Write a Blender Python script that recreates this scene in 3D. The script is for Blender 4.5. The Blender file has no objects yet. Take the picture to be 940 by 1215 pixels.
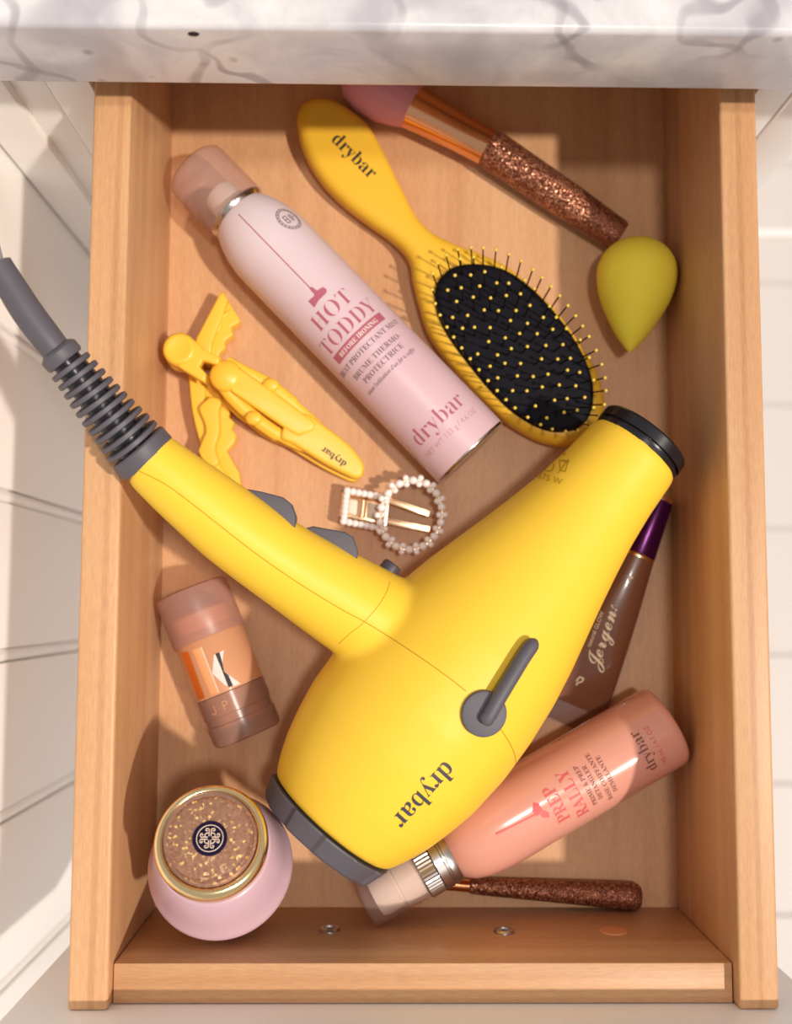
import bpy, bmesh, math, random
from mathutils import Vector, Matrix, Euler
from mathutils.bvhtree import BVHTree

random.seed(7)
S = bpy.context.scene
COL = S.collection
ZD = 0.70            # height of the drawer floor above the room floor; the script works in drawer heights and lifts everything at the end

# ------------------------------------------------------------------ camera
CAM = Vector((-0.0187440, 0.1600857, 0.5351228))
ROT = Euler((0.0871359, -0.0148385, 0.0039420), 'XYZ')
FPX = 1283.45
cd = bpy.data.cameras.new('camera')
cd.sensor_fit = 'HORIZONTAL'
cd.sensor_width = 27.85
cd.lens = FPX / 940 * 27.85
cd.clip_start = 0.01
cd.dof.use_dof = True
cd.dof.focus_distance = 0.452
cd.dof.aperture_fstop = 6.3
cam = bpy.data.objects.new('camera', cd)
cam.location = CAM
cam.rotation_euler = ROT
COL.objects.link(cam)
S.camera = cam

# ------------------------------------------------------------------ light
def lin(r, g, b):
    f = lambda c: c / 12.92 if c <= 0.04045 else ((c + 0.055) / 1.055) ** 2.4
    return (f(r / 255), f(g / 255), f(b / 255), 1)

W = bpy.data.worlds.new('world')
S.world = W
W.use_nodes = True
W.node_tree.nodes['Background'].inputs[0].default_value = (1.0, 0.945, 0.93, 1)
W.node_tree.nodes['Background'].inputs[1].default_value = 0.40

def lamp(name, loc, aim, size, power, color):
    l = bpy.data.lights.new(name, 'AREA')
    l.shape = 'DISK'
    l.size = size
    l.energy = power
    l.color = color
    o = bpy.data.objects.new(name, l)
    o.location = loc
    o.rotation_euler = (Vector(aim) - Vector(loc)).to_track_quat('-Z', 'Y').to_euler()
    COL.objects.link(o)
    return o

sd = bpy.data.lights.new('sun', 'SUN')
sd.energy = 2.55
sd.angle = math.radians(2.4)
sd.color = (1, 0.90, 0.80)
so = bpy.data.objects.new('sun', sd)
so.rotation_euler = Vector((-0.63, 0.27, -1)).to_track_quat('-Z', 'Y').to_euler()
so.location = (1.2, -0.5, 2)
COL.objects.link(so)
lamp('ceiling_downlight', (0.20, 0.16, 1.72), (0, 0.2, 0), 0.14, 7.0, (1, 0.94, 0.88))

S.view_settings.view_transform = 'Standard'
S.view_settings.look = 'None'
S.view_settings.gamma = 1
S.view_settings.exposure = 0.05

# ------------------------------------------------------------------ pixel helpers (photo pixels to points on a known plane)
CM = ROT.to_matrix()
def ray(px, py):
    return CM @ Vector(((px - 470) / FPX, -(py - 607.5) / FPX, -1))
def P(px, py, z):
    d = ray(px, py)
    return CAM + d * ((z - CAM.z) / d.z)
def SC(z):
    return FPX / (CAM.z - z)       # pixels per metre at height z

# ------------------------------------------------------------------ materials
def new_mat(name):
    m = bpy.data.materials.new(name)
    m.use_nodes = True
    return m, m.node_tree.nodes, m.node_tree.links, m.node_tree.nodes['Principled BSDF']

def plain(name, col, rough=0.5, metal=0.0, coat=0.0, spec=0.5, bump=0.0, bscale=400, sss=0.0, var=0.0):
    m, n, l, b = new_mat(name)
    b.inputs['Base Color'].default_value = col
    b.inputs['Roughness'].default_value = rough
    b.inputs['Metallic'].default_value = metal
    b.inputs['Coat Weight'].default_value = coat
    b.inputs['Coat Roughness'].default_value = 0.08
    b.inputs['Specular IOR Level'].default_value = spec
    if sss:
        b.inputs['Subsurface Weight'].default_value = sss
        b.inputs['Subsurface Radius'].default_value = (0.004, 0.003, 0.001)
        b.inputs['Subsurface Scale'].default_value = 1.0
    if bump or var:
        tc = n.new('ShaderNodeTexCoord')
        nz = n.new('ShaderNodeTexNoise')
        nz.inputs['Scale'].default_value = bscale
        nz.inputs['Detail'].default_value = 4
        l.new(tc.outputs['Object'], nz.inputs['Vector'])
        if bump:
            bp = n.new('ShaderNodeBump')
            bp.inputs['Strength'].default_value = bump
            bp.inputs['Distance'].default_value = 0.0006
            l.new(nz.outputs['Fac'], bp.inputs['Height'])
            l.new(bp.outputs['Normal'], b.inputs['Normal'])
        if var:
            mx = n.new('ShaderNodeMix')
            mx.data_type = 'RGBA'
            mx.inputs[6].default_value = tuple(c * (1 - var) for c in col[:3]) + (1,)
            mx.inputs[7].default_value = tuple(min(1, c * (1 + var)) for c in col[:3]) + (1,)
            l.new(nz.outputs['Fac'], mx.inputs[0])
            l.new(mx.outputs[2], b.inputs['Base Color'])
    return m

def wood(name, axis, c0, c1, c2, lines=0.55):
    m, n, l, b = new_mat(name)
    tc = n.new('ShaderNodeTexCoord')
    mp = n.new('ShaderNodeMapping')
    sc = [46, 46, 46]
    sc[axis] = 2.2
    mp.inputs['Scale'].default_value = sc
    l.new(tc.outputs['Object'], mp.inputs['Vector'])
    nz = n.new('ShaderNodeTexNoise')
    nz.inputs['Scale'].default_value = 1.0
    nz.inputs['Detail'].default_value = 6
    nz.inputs['Roughness'].default_value = 0.6
    nz.inputs['Distortion'].default_value = 0.6
    l.new(mp.outputs[0], nz.inputs['Vector'])
    rp = n.new('ShaderNodeValToRGB')
    rp.color_ramp.elements[0].position = 0.30
    rp.color_ramp.elements[0].color = c0
    rp.color_ramp.elements[1].position = 0.72
    rp.color_ramp.elements[1].color = c2
    e = rp.color_ramp.elements.new(0.5)
    e.color = c1
    l.new(nz.outputs['Fac'], rp.inputs[0])
    # thin darker growth lines
    wv = n.new('ShaderNodeTexWave')
    wv.bands_direction = 'X' if axis != 0 else 'Y'
    wv.inputs['Scale'].default_value = 0.42
    wv.inputs['Distortion'].default_value = 6.5
    wv.inputs['Detail'].default_value = 2
    wv.inputs['Detail Scale'].default_value = 0.6
    l.new(mp.outputs[0], wv.inputs['Vector'])
    r2 = n.new('ShaderNodeValToRGB')
    r2.color_ramp.elements[0].position = 0.0
    r2.color_ramp.elements[0].color = (0.74, 0.66, 0.60, 1)
    r2.color_ramp.elements[1].position = 0.10
    r2.color_ramp.elements[1].color = (1, 1, 1, 1)
    l.new(wv.outputs['Fac'], r2.inputs[0])
    mx = n.new('ShaderNodeMix')
    mx.data_type = 'RGBA'
    mx.blend_type = 'MULTIPLY'
    mx.inputs[0].default_value = lines
    l.new(rp.outputs[0], mx.inputs[6])
    l.new(r2.outputs[0], mx.inputs[7])
    # pores
    mp2 = n.new('ShaderNodeMapping')
    s2 = [1400, 1400, 1400]
    s2[axis] = 170
    mp2.inputs['Scale'].default_value = s2
    l.new(tc.outputs['Object'], mp2.inputs['Vector'])
    n2 = n.new('ShaderNodeTexNoise')
    n2.inputs['Scale'].default_value = 1
    n2.inputs['Detail'].default_value = 2
    l.new(mp2.outputs[0], n2.inputs['Vector'])
    m3 = n.new('ShaderNodeMix')
    m3.data_type = 'RGBA'
    m3.blend_type = 'OVERLAY'
    m3.inputs[0].default_value = 0.22
    l.new(mx.outputs[2], m3.inputs[6])
    l.new(n2.outputs['Fac'], m3.inputs[7])
    l.new(m3.outputs[2], b.inputs['Base Color'])
    bp = n.new('ShaderNodeBump')
    bp.inputs['Strength'].default_value = 0.12
    bp.inputs['Distance'].default_value = 0.0003
    l.new(n2.outputs['Fac'], bp.inputs['Height'])
    l.new(bp.outputs[0], b.inputs['Normal'])
    b.inputs['Roughness'].default_value = 0.42
    b.inputs['Specular IOR Level'].default_value = 0.35
    return m

def marble(name):
    m, n, l, b = new_mat(name)
    tc = n.new('ShaderNodeTexCoord')
    mp = n.new('ShaderNodeMapping')
    mp.inputs['Rotation'].default_value = (0.5, 0.4, 0.75)
    mp.inputs['Scale'].default_value = (1.0, 0.8, 0.9)
    l.new(tc.outputs['Object'], mp.inputs['Vector'])
    def noise(scale, detail, dist=0.0, rough=0.5):
        z = n.new('ShaderNodeTexNoise')
        z.inputs['Scale'].default_value = scale
        z.inputs['Detail'].default_value = detail
        z.inputs['Roughness'].default_value = rough
        z.inputs['Distortion'].default_value = dist
        l.new(mp.outputs[0], z.inputs['Vector'])
        return z
    def vein(rot, scale, w, dist):
        m2 = n.new('ShaderNodeMapping')
        m2.inputs['Rotation'].default_value = rot
        l.new(tc.outputs['Object'], m2.inputs['Vector'])
        z = n.new('ShaderNodeTexWave')
        z.bands_direction = 'X'
        z.inputs['Scale'].default_value = scale
        z.inputs['Distortion'].default_value = dist
        z.inputs['Detail'].default_value = 3
        z.inputs['Detail Scale'].default_value = 1.6
        z.inputs['Detail Roughness'].default_value = 0.6
        l.new(m2.outputs[0], z.inputs['Vector'])
        r = n.new('ShaderNodeMapRange')
        r.interpolation_type = 'SMOOTHSTEP'
        r.inputs['From Min'].default_value = 0.0
        r.inputs['From Max'].default_value = w
        r.inputs['To Min'].default_value = 1
        r.inputs['To Max'].default_value = 0
        l.new(z.outputs['Fac'], r.inputs['Value'])
        return r.outputs[0]
    big = noise(30, 6, 0.5, 0.6)
    rp = n.new('ShaderNodeValToRGB')
    rp.color_ramp.elements[0].position = 0.30
    rp.color_ramp.elements[0].color = lin(192, 189, 195)
    rp.color_ramp.elements[1].position = 0.62
    rp.color_ramp.elements[1].color = lin(230, 227, 228)
    l.new(big.outputs['Fac'], rp.inputs[0])
    mask = noise(20, 3)
    mr = n.new('ShaderNodeMapRange')
    mr.inputs['From Min'].default_value = 0.40
    mr.inputs['From Max'].default_value = 0.58
    l.new(mask.outputs['Fac'], mr.inputs['Value'])
    cur = rp.outputs[0]
    for rot, sc, w, dist, col, amt, masked in (((0.3, 0.7, 0.5), 6.5, 0.05, 8, lin(128, 122, 132), 0.60, True), ((0.2, 0.5, 0.9), 4.5, 0.25, 7, lin(170, 166, 174), 0.55, False), ((0.4, -0.6, -0.5), 5.5, 0.04, 9, lin(140, 134, 143), 0.55, True)):
        v = vein(rot, sc, w, dist)
        f = n.new('ShaderNodeMath'); f.operation = 'MULTIPLY'; f.inputs[1].default_value = amt
        l.new(v, f.inputs[0])
        if masked:
            g = n.new('ShaderNodeMath'); g.operation = 'MULTIPLY'
            l.new(f.outputs[0], g.inputs[0]); l.new(mr.outputs[0], g.inputs[1]); f = g
        mx = n.new('ShaderNodeMix'); mx.data_type = 'RGBA'
        l.new(f.outputs[0], mx.inputs[0]); l.new(cur, mx.inputs[6]); mx.inputs[7].default_value = col
        cur = mx.outputs[2]
    # small dark specks
    v = n.new('ShaderNodeTexVoronoi'); v.inputs['Scale'].default_value = 55
    l.new(tc.outputs['Object'], v.inputs['Vector'])
    r = n.new('ShaderNodeMapRange')
    r.inputs['From Min'].default_value = 0.05; r.inputs['From Max'].default_value = 0.16
    r.inputs['To Min'].default_value = 0.6; r.inputs['To Max'].default_value = 0
    l.new(v.outputs['Distance'], r.inputs['Value'])
    m2 = n.new('ShaderNodeMapRange')
    m2.inputs['From Min'].default_value = 0.52; m2.inputs['From Max'].default_value = 0.57
    l.new(mask.outputs['Fac'], m2.inputs['Value'])
    g = n.new('ShaderNodeMath'); g.operation = 'MULTIPLY'
    l.new(r.outputs[0], g.inputs[0]); l.new(m2.outputs[0], g.inputs[1])
    mx = n.new('ShaderNodeMix'); mx.data_type = 'RGBA'
    l.new(g.outputs[0], mx.inputs[0]); l.new(cur, mx.inputs[6]); mx.inputs[7].default_value = lin(104, 98, 106)
    l.new(mx.outputs[2], b.inputs['Base Color'])
    b.inputs['Roughness'].default_value = 0.25
    return m

def speckle(name, c0, c1, c2, scale, rough=0.35, metal=0.6, bump=0.5):
    """glitter: voronoi cells of three tones with their own facets"""
    m, n, l, b = new_mat(name)
    tc = n.new('ShaderNodeTexCoord')
    v = n.new('ShaderNodeTexVoronoi')
    v.inputs['Scale'].default_value = scale
    l.new(tc.outputs['Object'], v.inputs['Vector'])
    sp = n.new('ShaderNodeSeparateColor')
    l.new(v.outputs['Color'], sp.inputs[0])
    rp = n.new('ShaderNodeValToRGB')
    rp.color_ramp.elements[0].position = 0.0
    rp.color_ramp.elements[0].color = c0
    rp.color_ramp.elements[1].position = 1.0
    rp.color_ramp.elements[1].color = c2
    e = rp.color_ramp.elements.new(0.86 if scale == 1000 else 0.6); e.color = c1
    l.new(sp.outputs[0], rp.inputs[0])
    l.new(rp.outputs[0], b.inputs['Base Color'])
    # each flake tilts its own way
    geo = n.new('ShaderNodeNewGeometry')
    sub = n.new('ShaderNodeVectorMath'); sub.operation = 'SUBTRACT'; sub.inputs[1].default_value = (0.5, 0.5, 0.5)
    scl = n.new('ShaderNodeVectorMath'); scl.operation = 'SCALE'; scl.inputs['Scale'].default_value = bump
    add = n.new('ShaderNodeVectorMath'); add.operation = 'ADD'
    nor = n.new('ShaderNodeVectorMath'); nor.operation = 'NORMALIZE'
    l.new(v.outputs['Color'], sub.inputs[0]); l.new(sub.outputs[0], scl.inputs[0])
    l.new(geo.outputs['Normal'], add.inputs[0]); l.new(scl.outputs[0], add.inputs[1])
    l.new(add.outputs[0], nor.inputs[0]); l.new(nor.outputs[0], b.inputs['Normal'])
    b.inputs['Metallic'].default_value = metal
    b.inputs['Roughness'].default_value = rough
    return m

def veil(name, col, fac, rough=0.3, spec=0.5):
    """a thin see-through plastic shell: part of the light passes straight on"""
    m, n, l, b = new_mat(name)
    b.inputs['Base Color'].default_value = col
    b.inputs['Roughness'].default_value = rough
    b.inputs['Specular IOR Level'].default_value = spec
    t = n.new('ShaderNodeBsdfTransparent')
    t.inputs[0].default_value = tuple(0.5 + 0.5 * c for c in col[:3]) + (1,)
    mx = n.new('ShaderNodeMixShader')
    mx.inputs[0].default_value = fac
    out = n['Material Output']
    l.new(t.outputs[0], mx.inputs[1]); l.new(b.outputs[0], mx.inputs[2]); l.new(mx.outputs[0], out.inputs['Surface'])
    return m

WC = (lin(196, 146, 103), lin(211, 163, 118), lin(221, 175, 131))
M = dict(
    wood_y=wood('maple_lengthways', 1, *WC),
    wood_x=wood('maple_across', 0, lin(187, 138, 97), lin(203, 155, 112), lin(215, 171, 128)),
    wood_floor=wood('maple_bottom', 1, lin(198, 146, 103), lin(209, 160, 116), lin(216, 169, 125), 0.10),
    white=plain('white_paint', lin(246, 243, 239), 0.38, bump=0.05, bscale=900),
    white_floor=plain('white_boards', lin(212, 205, 200), 0.45, bump=0.04, bscale=700),
    marble=marble('carrara_marble'),
    dark=plain('dark_recess', lin(30, 28, 36), 0.7),
    yellow=plain('yellow_matte_plastic', lin(250, 206, 64), 0.45, spec=0.3),
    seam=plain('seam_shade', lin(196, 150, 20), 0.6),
    brush_yellow=plain('yellow_brush_lacquer', lin(242, 190, 56), 0.40, spec=0.35),
    clip_yellow=plain('yellow_clip_plastic', lin(248, 196, 62), 0.36, spec=0.45),
    grey=plain('charcoal_rubber', lin(92, 88, 95), 0.5, spec=0.4, bump=0.05, bscale=1500),
    grey_dark=plain('dark_grey_plastic', lin(70, 66, 74), 0.45),
    black=plain('black_plastic', lin(28, 26, 32), 0.25),
    ink=plain('black_ink', lin(40, 36, 34), 0.6),
    cable=plain('pale_grey_cable', lin(150, 148, 152), 0.5),
    metal=plain('brushed_steel', lin(190, 186, 184), 0.3, metal=1.0),
    screw=plain('zinc_screw', lin(200, 190, 180), 0.3, metal=1.0),
    can_ring=plain('silver_ring', lin(200, 192, 186), 0.22, metal=1.0),
    frost=veil('frosted_cap', lin(226, 202, 194), 0.24, 0.38),
    nozzle_white=plain('white_spray_head', lin(240, 228, 220), 0.4),
    rose_ink=plain('dusky_rose_ink', lin(180, 96, 114), 0.55),
    rose_pale=plain('pale_rose_ink', lin(206, 150, 158), 0.55),
    taupe_ink=plain('taupe_ink', lin(120, 92, 98), 0.6),
    pad=plain('black_cushion_rubber', lin(20, 18, 26), 0.7, spec=0.15),
    pin=plain('black_bristle', lin(30, 22, 18), 0.5, spec=0.2),
    tip=plain('yellow_bristle_tip', lin(246, 214, 84), 0.35),
    pink_hair=plain('pink_brush_hair', lin(226, 150, 160), 0.75, bump=0.6, bscale=1800, var=0.08),
    rose_gold=plain('rose_gold_metal', lin(238, 176, 128), 0.16, metal=1.0),
    glitter=speckle('copper_glitter', lin(98, 52, 34), lin(132, 74, 54), lin(226, 160, 122), 1900, 0.35, 0.6, 0.7),
    sponge=plain('yellow_latex_foam', lin(244, 224, 72), 0.75, spec=0.25, bump=0.1, bscale=2500),
    gold=plain('gold_metal', lin(255, 228, 172), 0.2, metal=1.0),
    clip_gold=plain('clip_gold', lin(250, 212, 170), 0.24, metal=1.0),
    pearl=plain('pearl', lin(255, 247, 242), 0.14, spec=0.7, coat=0.6),
    satin=plain('cream_pad', lin(238, 226, 206), 0.6),
    lavender=plain('lavender_pink_lacquer', lin(208, 172, 182), 0.34, coat=0.2),
    flake=speckle('gold_flake_lid', lin(158, 114, 90), lin(172, 128, 102), lin(255, 214, 130), 1000, 0.35, 0.15, 0.3),
    clear=veil('clear_lid_rim', lin(214, 178, 160), 0.30, 0.08, 0.8),
    navy=plain('navy_print', lin(24, 16, 52), 0.5, spec=0.2),
    cream=plain('cream_print', lin(236, 210, 186), 0.4),
    stick_cap=veil('frosted_stick_cap', lin(214, 172, 158), 0.40, 0.35, 0.7),
    stick_body=plain('peach_balm_tube', lin(214, 156, 116), 0.38, coat=0.25),
    stick_base=veil('smoky_base', lin(192, 152, 136), 0.50, 0.22, 0.9),
    stick_inner=plain('apricot_balm', lin(226, 160, 112), 0.5),
    orange_foil=plain('orange_foil', lin(228, 120, 40), 0.3, metal=0.4),
    peach_foil=plain('peach_foil', lin(252, 184, 130), 0.25, metal=0.3),
    white_print=plain('white_print', lin(240, 222, 214), 0.5),
    bottle=plain('pink_liquid_plastic', lin(222, 157, 138), 0.2, coat=0.5),
    bottle_pump=plain('pump_white', lin(244, 234, 224), 0.35),
    overcap=veil('clear_overcap', lin(226, 206, 198), 0.16, 0.1, 1.0),
    coral_ink=plain('coral_ink', lin(214, 92, 92), 0.5),
    brown_ink=plain('brown_ink', lin(132, 78, 70), 0.6),
    tube=plain('bronze_tube', lin(126, 82, 58), 0.3, coat=0.5),
    purple=plain('purple_metallic_cap', lin(84, 20, 84), 0.25, metal=0.6),
    tube_ink=plain('ivory_script', lin(248, 232, 200), 0.5),
    plug=plain('wood_plug', lin(214, 148, 100), 0.5),
)

# ------------------------------------------------------------------ mesh helpers
def tag(o, label=None, cat=None, group=None, kind=None):
    if label: o['label'] = label
    if cat: o['category'] = cat
    if group: o['group'] = group
    if kind: o['kind'] = kind
    return o

def thing(name, label, cat, loc=(0, 0, 0), group=None):
    o = bpy.data.objects.new(name, None)
    o.empty_display_size = 0.01
    o.location = loc
    COL.objects.link(o)
    return tag(o, label, cat, group)

def origin(o):
    v = Vector((0, 0, 0))
    while o is not None:
        v += o.location
        o = o.parent
    return v

def link(name, me, mats, parent=None, smooth=35):
    """me is in drawer coordinates; it is re-based on its parent's origin"""
    o = bpy.data.objects.new(name, me)
    if parent is not None:
        o.parent = parent
        me.transform(Matrix.Translation(-origin(parent)))
    for m in (mats if isinstance(mats, (list, tuple)) else [mats]):
        me.materials.append(m)
    if smooth:
        me.shade_smooth()
        if smooth < 180:
            try:
                me.set_sharp_from_angle(angle=math.radians(smooth))
            except Exception:
                pass
    COL.objects.link(o)
    return o

def part(name, bm, mats, parent=None, smooth=35, fix=True):
    if fix:
        bmesh.ops.recalc_face_normals(bm, faces=bm.faces)
    me = bpy.data.meshes.new(name)
    bm.to_mesh(me)
    bm.free()
    return link(name, me, mats, parent, smooth)

def box(lo, hi, bevel=0.0, seg=2, bm=None):
    own = bm is None
    b = bmesh.new()
    r = bmesh.ops.create_cube(b, size=1)
    for v in b.verts:
        v.co = Vector([(lo[i] + hi[i]) / 2 + v.co[i] * (hi[i] - lo[i]) for i in range(3)])
    if bevel:
        bmesh.ops.bevel(b, geom=b.edges[:], offset=bevel, segments=seg, profile=0.5, affect='EDGES')
    if own:
        return b
    me = bpy.data.meshes.new('t'); b.to_mesh(me); b.free(); bm.from_mesh(me); bpy.data.meshes.remove(me)
    return bm

def frame(a, hint=Vector((0, 0, 1))):
    a = a.normalized()
    n = (hint - a * hint.dot(a))
    if n.length < 1e-6:
        n = Vector((1, 0, 0)) - a * a.x
    n.normalize()
    return a, n, a.cross(n)

def lathe(A, axis, prof, seg=48, bm=None, rad=None, hint=Vector((0, 0, 1)), caps=True):
    """prof: (t, r) along the axis from A; rad(i, t, r) may vary the radius around the ring"""
    bm = bm or bmesh.new()
    a, n, e = frame(axis, hint)
    rings = []
    for t, r in prof:
        c = A + a * t
        if r <= 1e-7:
            rings.append([bm.verts.new(c)])
        else:
            rings.append([bm.verts.new(c + (n * math.cos(2 * math.pi * k / seg) + e * math.sin(2 * math.pi * k / seg)) * (rad(k, t, r) if rad else r)) for k in range(seg)])
    for p, q in zip(rings, rings[1:]):
        if len(p) == 1 and len(q) == 1: continue
        for k in range(seg):
            j = (k + 1) % seg
            if len(p) == 1: bm.faces.new((p[0], q[k], q[j]))
            elif len(q) == 1: bm.faces.new((p[k], q[0], p[j]))
            else: bm.faces.new((p[k], q[k], q[j], p[j]))
    for r in (rings[0], rings[-1]):
        if caps and len(r) > 2: bm.faces.new(r)
    return bm

def tube(pts, rad, seg=16, bm=None, flat=1.0, caps=True):
    bm = bm or bmesh.new()
    n = len(pts)
    pts = [Vector(p) for p in pts]
    rad = rad if isinstance(rad, (list, tuple)) else [rad] * n
    up = None
    rings = []
    for i in range(n):
        t = (pts[min(i + 1, n - 1)] - pts[max(i - 1, 0)]).normalized()
        if up is None:
            _, up, _ = frame(t)
        up = (up - t * up.dot(t)).normalized()
        e = t.cross(up)
        rings.append([bm.verts.new(pts[i] + (up * math.cos(2 * math.pi * k / seg) * flat + e * math.sin(2 * math.pi * k / seg)) * rad[i]) for k in range(seg)])
    for p, q in zip(rings, rings[1:]):
        for k in range(seg):
            j = (k + 1) % seg
            bm.faces.new((p[k], q[k], q[j], p[j]))
    if caps:
        bm.faces.new(rings[0]); bm.faces.new(rings[-1])
    return bm

def cr(pts, n=6, closed=False):
    pts = [Vector(p) for p in pts]
    out = []
    m = len(pts)
    for i in range(m if closed else m - 1):
        g = (lambda k: pts[k % m]) if closed else (lambda k: pts[max(0, min(m - 1, k))])
        p0, p1, p2, p3 = g(i - 1), g(i), g(i + 1), g(i + 2)
        for k in range(n):
            t = k / n
            out.append(0.5 * (2 * p1 + (p2 - p0) * t + (2 * p0 - 5 * p1 + 4 * p2 - p3) * t * t + (3 * p1 - p0 - 3 * p2 + p3) * t ** 3))
    if not closed: out.append(pts[-1])
    return out

def plate(loops, z0, z1, bevel=0.0005, res=3, shear=None):
    """a slab cut to outline loops of (x, y); the 2nd and later loops are holes; edges rounded"""
    cu = bpy.data.curves.new('t', 'CURVE')
    cu.dimensions = '2D'
    cu.fill_mode = 'BOTH'
    for lp in loops:
        s = cu.splines.new('POLY')
        s.points.add(len(lp) - 1)
        for p, q in zip(s.points, lp): p.co = (q[0], q[1], 0, 1)
        s.use_cyclic_u = True
    bevel = min(bevel, (z1 - z0) / 2 * 0.98)
    cu.extrude = max((z1 - z0) / 2 - bevel, 0)
    cu.bevel_depth = bevel
    cu.bevel_resolution = res
    cu.offset = -bevel
    o = bpy.data.objects.new('t', cu)
    COL.objects.link(o)
    me = bpy.data.meshes.new_from_object(o, depsgraph=bpy.context.evaluated_depsgraph_get())
    bpy.data.objects.remove(o)
    bm = bmesh.new()
    bm.from_mesh(me)
    bpy.data.meshes.remove(me)
    bmesh.ops.remove_doubles(bm, verts=bm.verts, dist=1e-6)
    for v in bm.verts:
        v.co.z += (z0 + z1) / 2
        if shear: v.co.z += shear(v.co)
    return bm

def PL(pts, z, smooth=0):
    q = [P(x, y, z).to_2d() for x, y in pts]
    return [v.to_2d() for v in cr([(a.x, a.y, 0) for a in q], smooth, True)] if smooth else q

def sphere(c, r, bm=None, u=16, v=10, scale=(1, 1, 1)):
    bm = bm or bmesh.new()
    bmesh.ops.create_uvsphere(bm, u_segments=u, v_segments=v, radius=1, matrix=Matrix.Translation(c) @ Matrix.Diagonal((r * scale[0], r * scale[1], r * scale[2], 1)))
    return bm

def bvh_of(*objs):
    vs, fs = [], []
    for o in objs:
        off = origin(o.parent) if o.parent else Vector((0, 0, 0))
        off = off + o.location
        b = len(vs)
        vs += [v.co + off for v in o.data.vertices]
        fs += [[i + b for i in p.vertices] for p in o.data.polygons]
    return BVHTree.FromPolygons(vs, fs)

def cast(bvh, px, py, lift=0.00015):
    d = ray(px, py).normalized()
    h, nrm, _, _ = bvh.ray_cast(CAM, d)
    if h is None: return None
    if nrm.dot(d) > 0: nrm = -nrm
    return h + nrm * lift

# ---------------------------------------------------------------- lettering
def serif(s):
    r = ''
    for c in s:
        if 'a' <= c <= 'z': r += chr(0x1D41A + ord(c) - 97)
        elif 'A' <= c <= 'Z': r += chr(0x1D400 + ord(c) - 65)
        elif '0' <= c <= '9': r += chr(0x1D7CE + ord(c) - 48)
        else: r += c
    return r
def script(s):
    return ''.join(chr(0x1D4EA + ord(c) - 97) if 'a' <= c <= 'z' else c for c in s)
def italic(s):
    return ''.join((chr(0x1D44E + ord(c) - 97) if c != 'h' else '\u210e') if 'a' <= c <= 'z' else c for c in s)

def text2d(s, width, height=None, thin=-0.008, spacing=1.0, maxedge=None):
    """lettering as flat triangles, centred on x, baseline at 0, scaled to a width (and a capital/line height when given)"""
    cu = bpy.data.curves.new('t', 'FONT')
    cu.body = s
    cu.offset = thin
    cu.space_character = spacing
    cu.resolution_u = 4
    o = bpy.data.objects.new('t', cu)
    COL.objects.link(o)
    me = bpy.data.meshes.new_from_object(o, depsgraph=bpy.context.evaluated_depsgraph_get())
    bpy.data.objects.remove(o)
    bm = bmesh.new()
    bm.from_mesh(me)
    bpy.data.meshes.remove(me)
    xs = [v.co.x for v in bm.verts]; ys = [v.co.y for v in bm.verts]
    k = width / (max(xs) - min(xs))
    ky = height / (max(ys) - min(ys)) if height else k
    cx = (max(xs) + min(xs)) / 2
    for v in bm.verts:
        v.co = Vector(((v.co.x - cx) * k, v.co.y * ky, 0))
    bmesh.ops.triangulate(bm, faces=bm.faces[:])
    lim = maxedge or width / 26
    for _ in range(4):
        ed = [e for e in bm.edges if e.calc_length() > lim]
        if not ed: break
        bmesh.ops.subdivide_edges(bm, edges=ed, cuts=1)
        bmesh.ops.triangulate(bm, faces=bm.faces[:])
    return bm

def apply(bm, fn):
    bad = []
    for v in bm.verts:
        q = fn(v.co.x, v.co.y)
        if q is None: bad.append(v)
        else: v.co = q
    if bad: bmesh.ops.delete(bm, geom=bad, context='VERTS')
    return bm

def on_round(A, a, n, e, R, t0, u0=0.0, lift=0.00015):
    """wrap about a cylinder: x runs round it, y runs along the axis"""
    def fn(u, v):
        f = (u + u0) / R
        return A + a * (t0 + v) + (n * math.cos(f) + e * math.sin(f)) * (R + lift)
    return fn

def on_pixels(bvh, cx, cy, rx, ry, lift=0.00015):
    """lettering laid on a surface: reading direction (rx, ry) and centre as seen in the photograph, units = photo pixels"""
    L = math.hypot(rx, ry); rx /= L; ry /= L
    ux, uy = ry, -rx
    return lambda u, v: cast(bvh, cx + u * rx + v * ux, cy + u * ry + v * uy, lift)

def pix_poly(bvh, polys, cuts=3, lift=0.00018):
    bm = bmesh.new()
    for pg in polys:
        bm.faces.new([bm.verts.new((x, y, 0)) for x, y in pg])
    bmesh.ops.triangulate(bm, faces=bm.faces[:])
    for _ in range(cuts):
        ed = [e for e in bm.edges if e.calc_length() > 4]
        if not ed: break
        bmesh.ops.subdivide_edges(bm, edges=ed, cuts=1)
        bmesh.ops.triangulate(bm, faces=bm.faces[:])
    return apply(bm, lambda x, y: cast(bvh, x, y, lift))

def pix_line(bvh, pts, r, lift=0.0, n=8, seg=6, bm=None):
    q = [cast(bvh, p.x, p.y, lift) for p in cr([(x, y, 0) for x, y in pts], n)]
    q = [p for p in q if p is not None]
    return tube(q, r, seg, bm)

def band(poly2, w):
    """pixel stroke polygon list: poly line widened to quads"""
    out = []
    for (x0, y0), (x1, y1) in zip(poly2, poly2[1:]):
        L = math.hypot(x1 - x0, y1 - y0) or 1
        nx, ny = -(y1 - y0) / L * w / 2, (x1 - x0) / L * w / 2
        out.append([(x0 + nx, y0 + ny), (x1 + nx, y1 + ny), (x1 - nx, y1 - ny), (x0 - nx, y0 - ny)])
    return out

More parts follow.
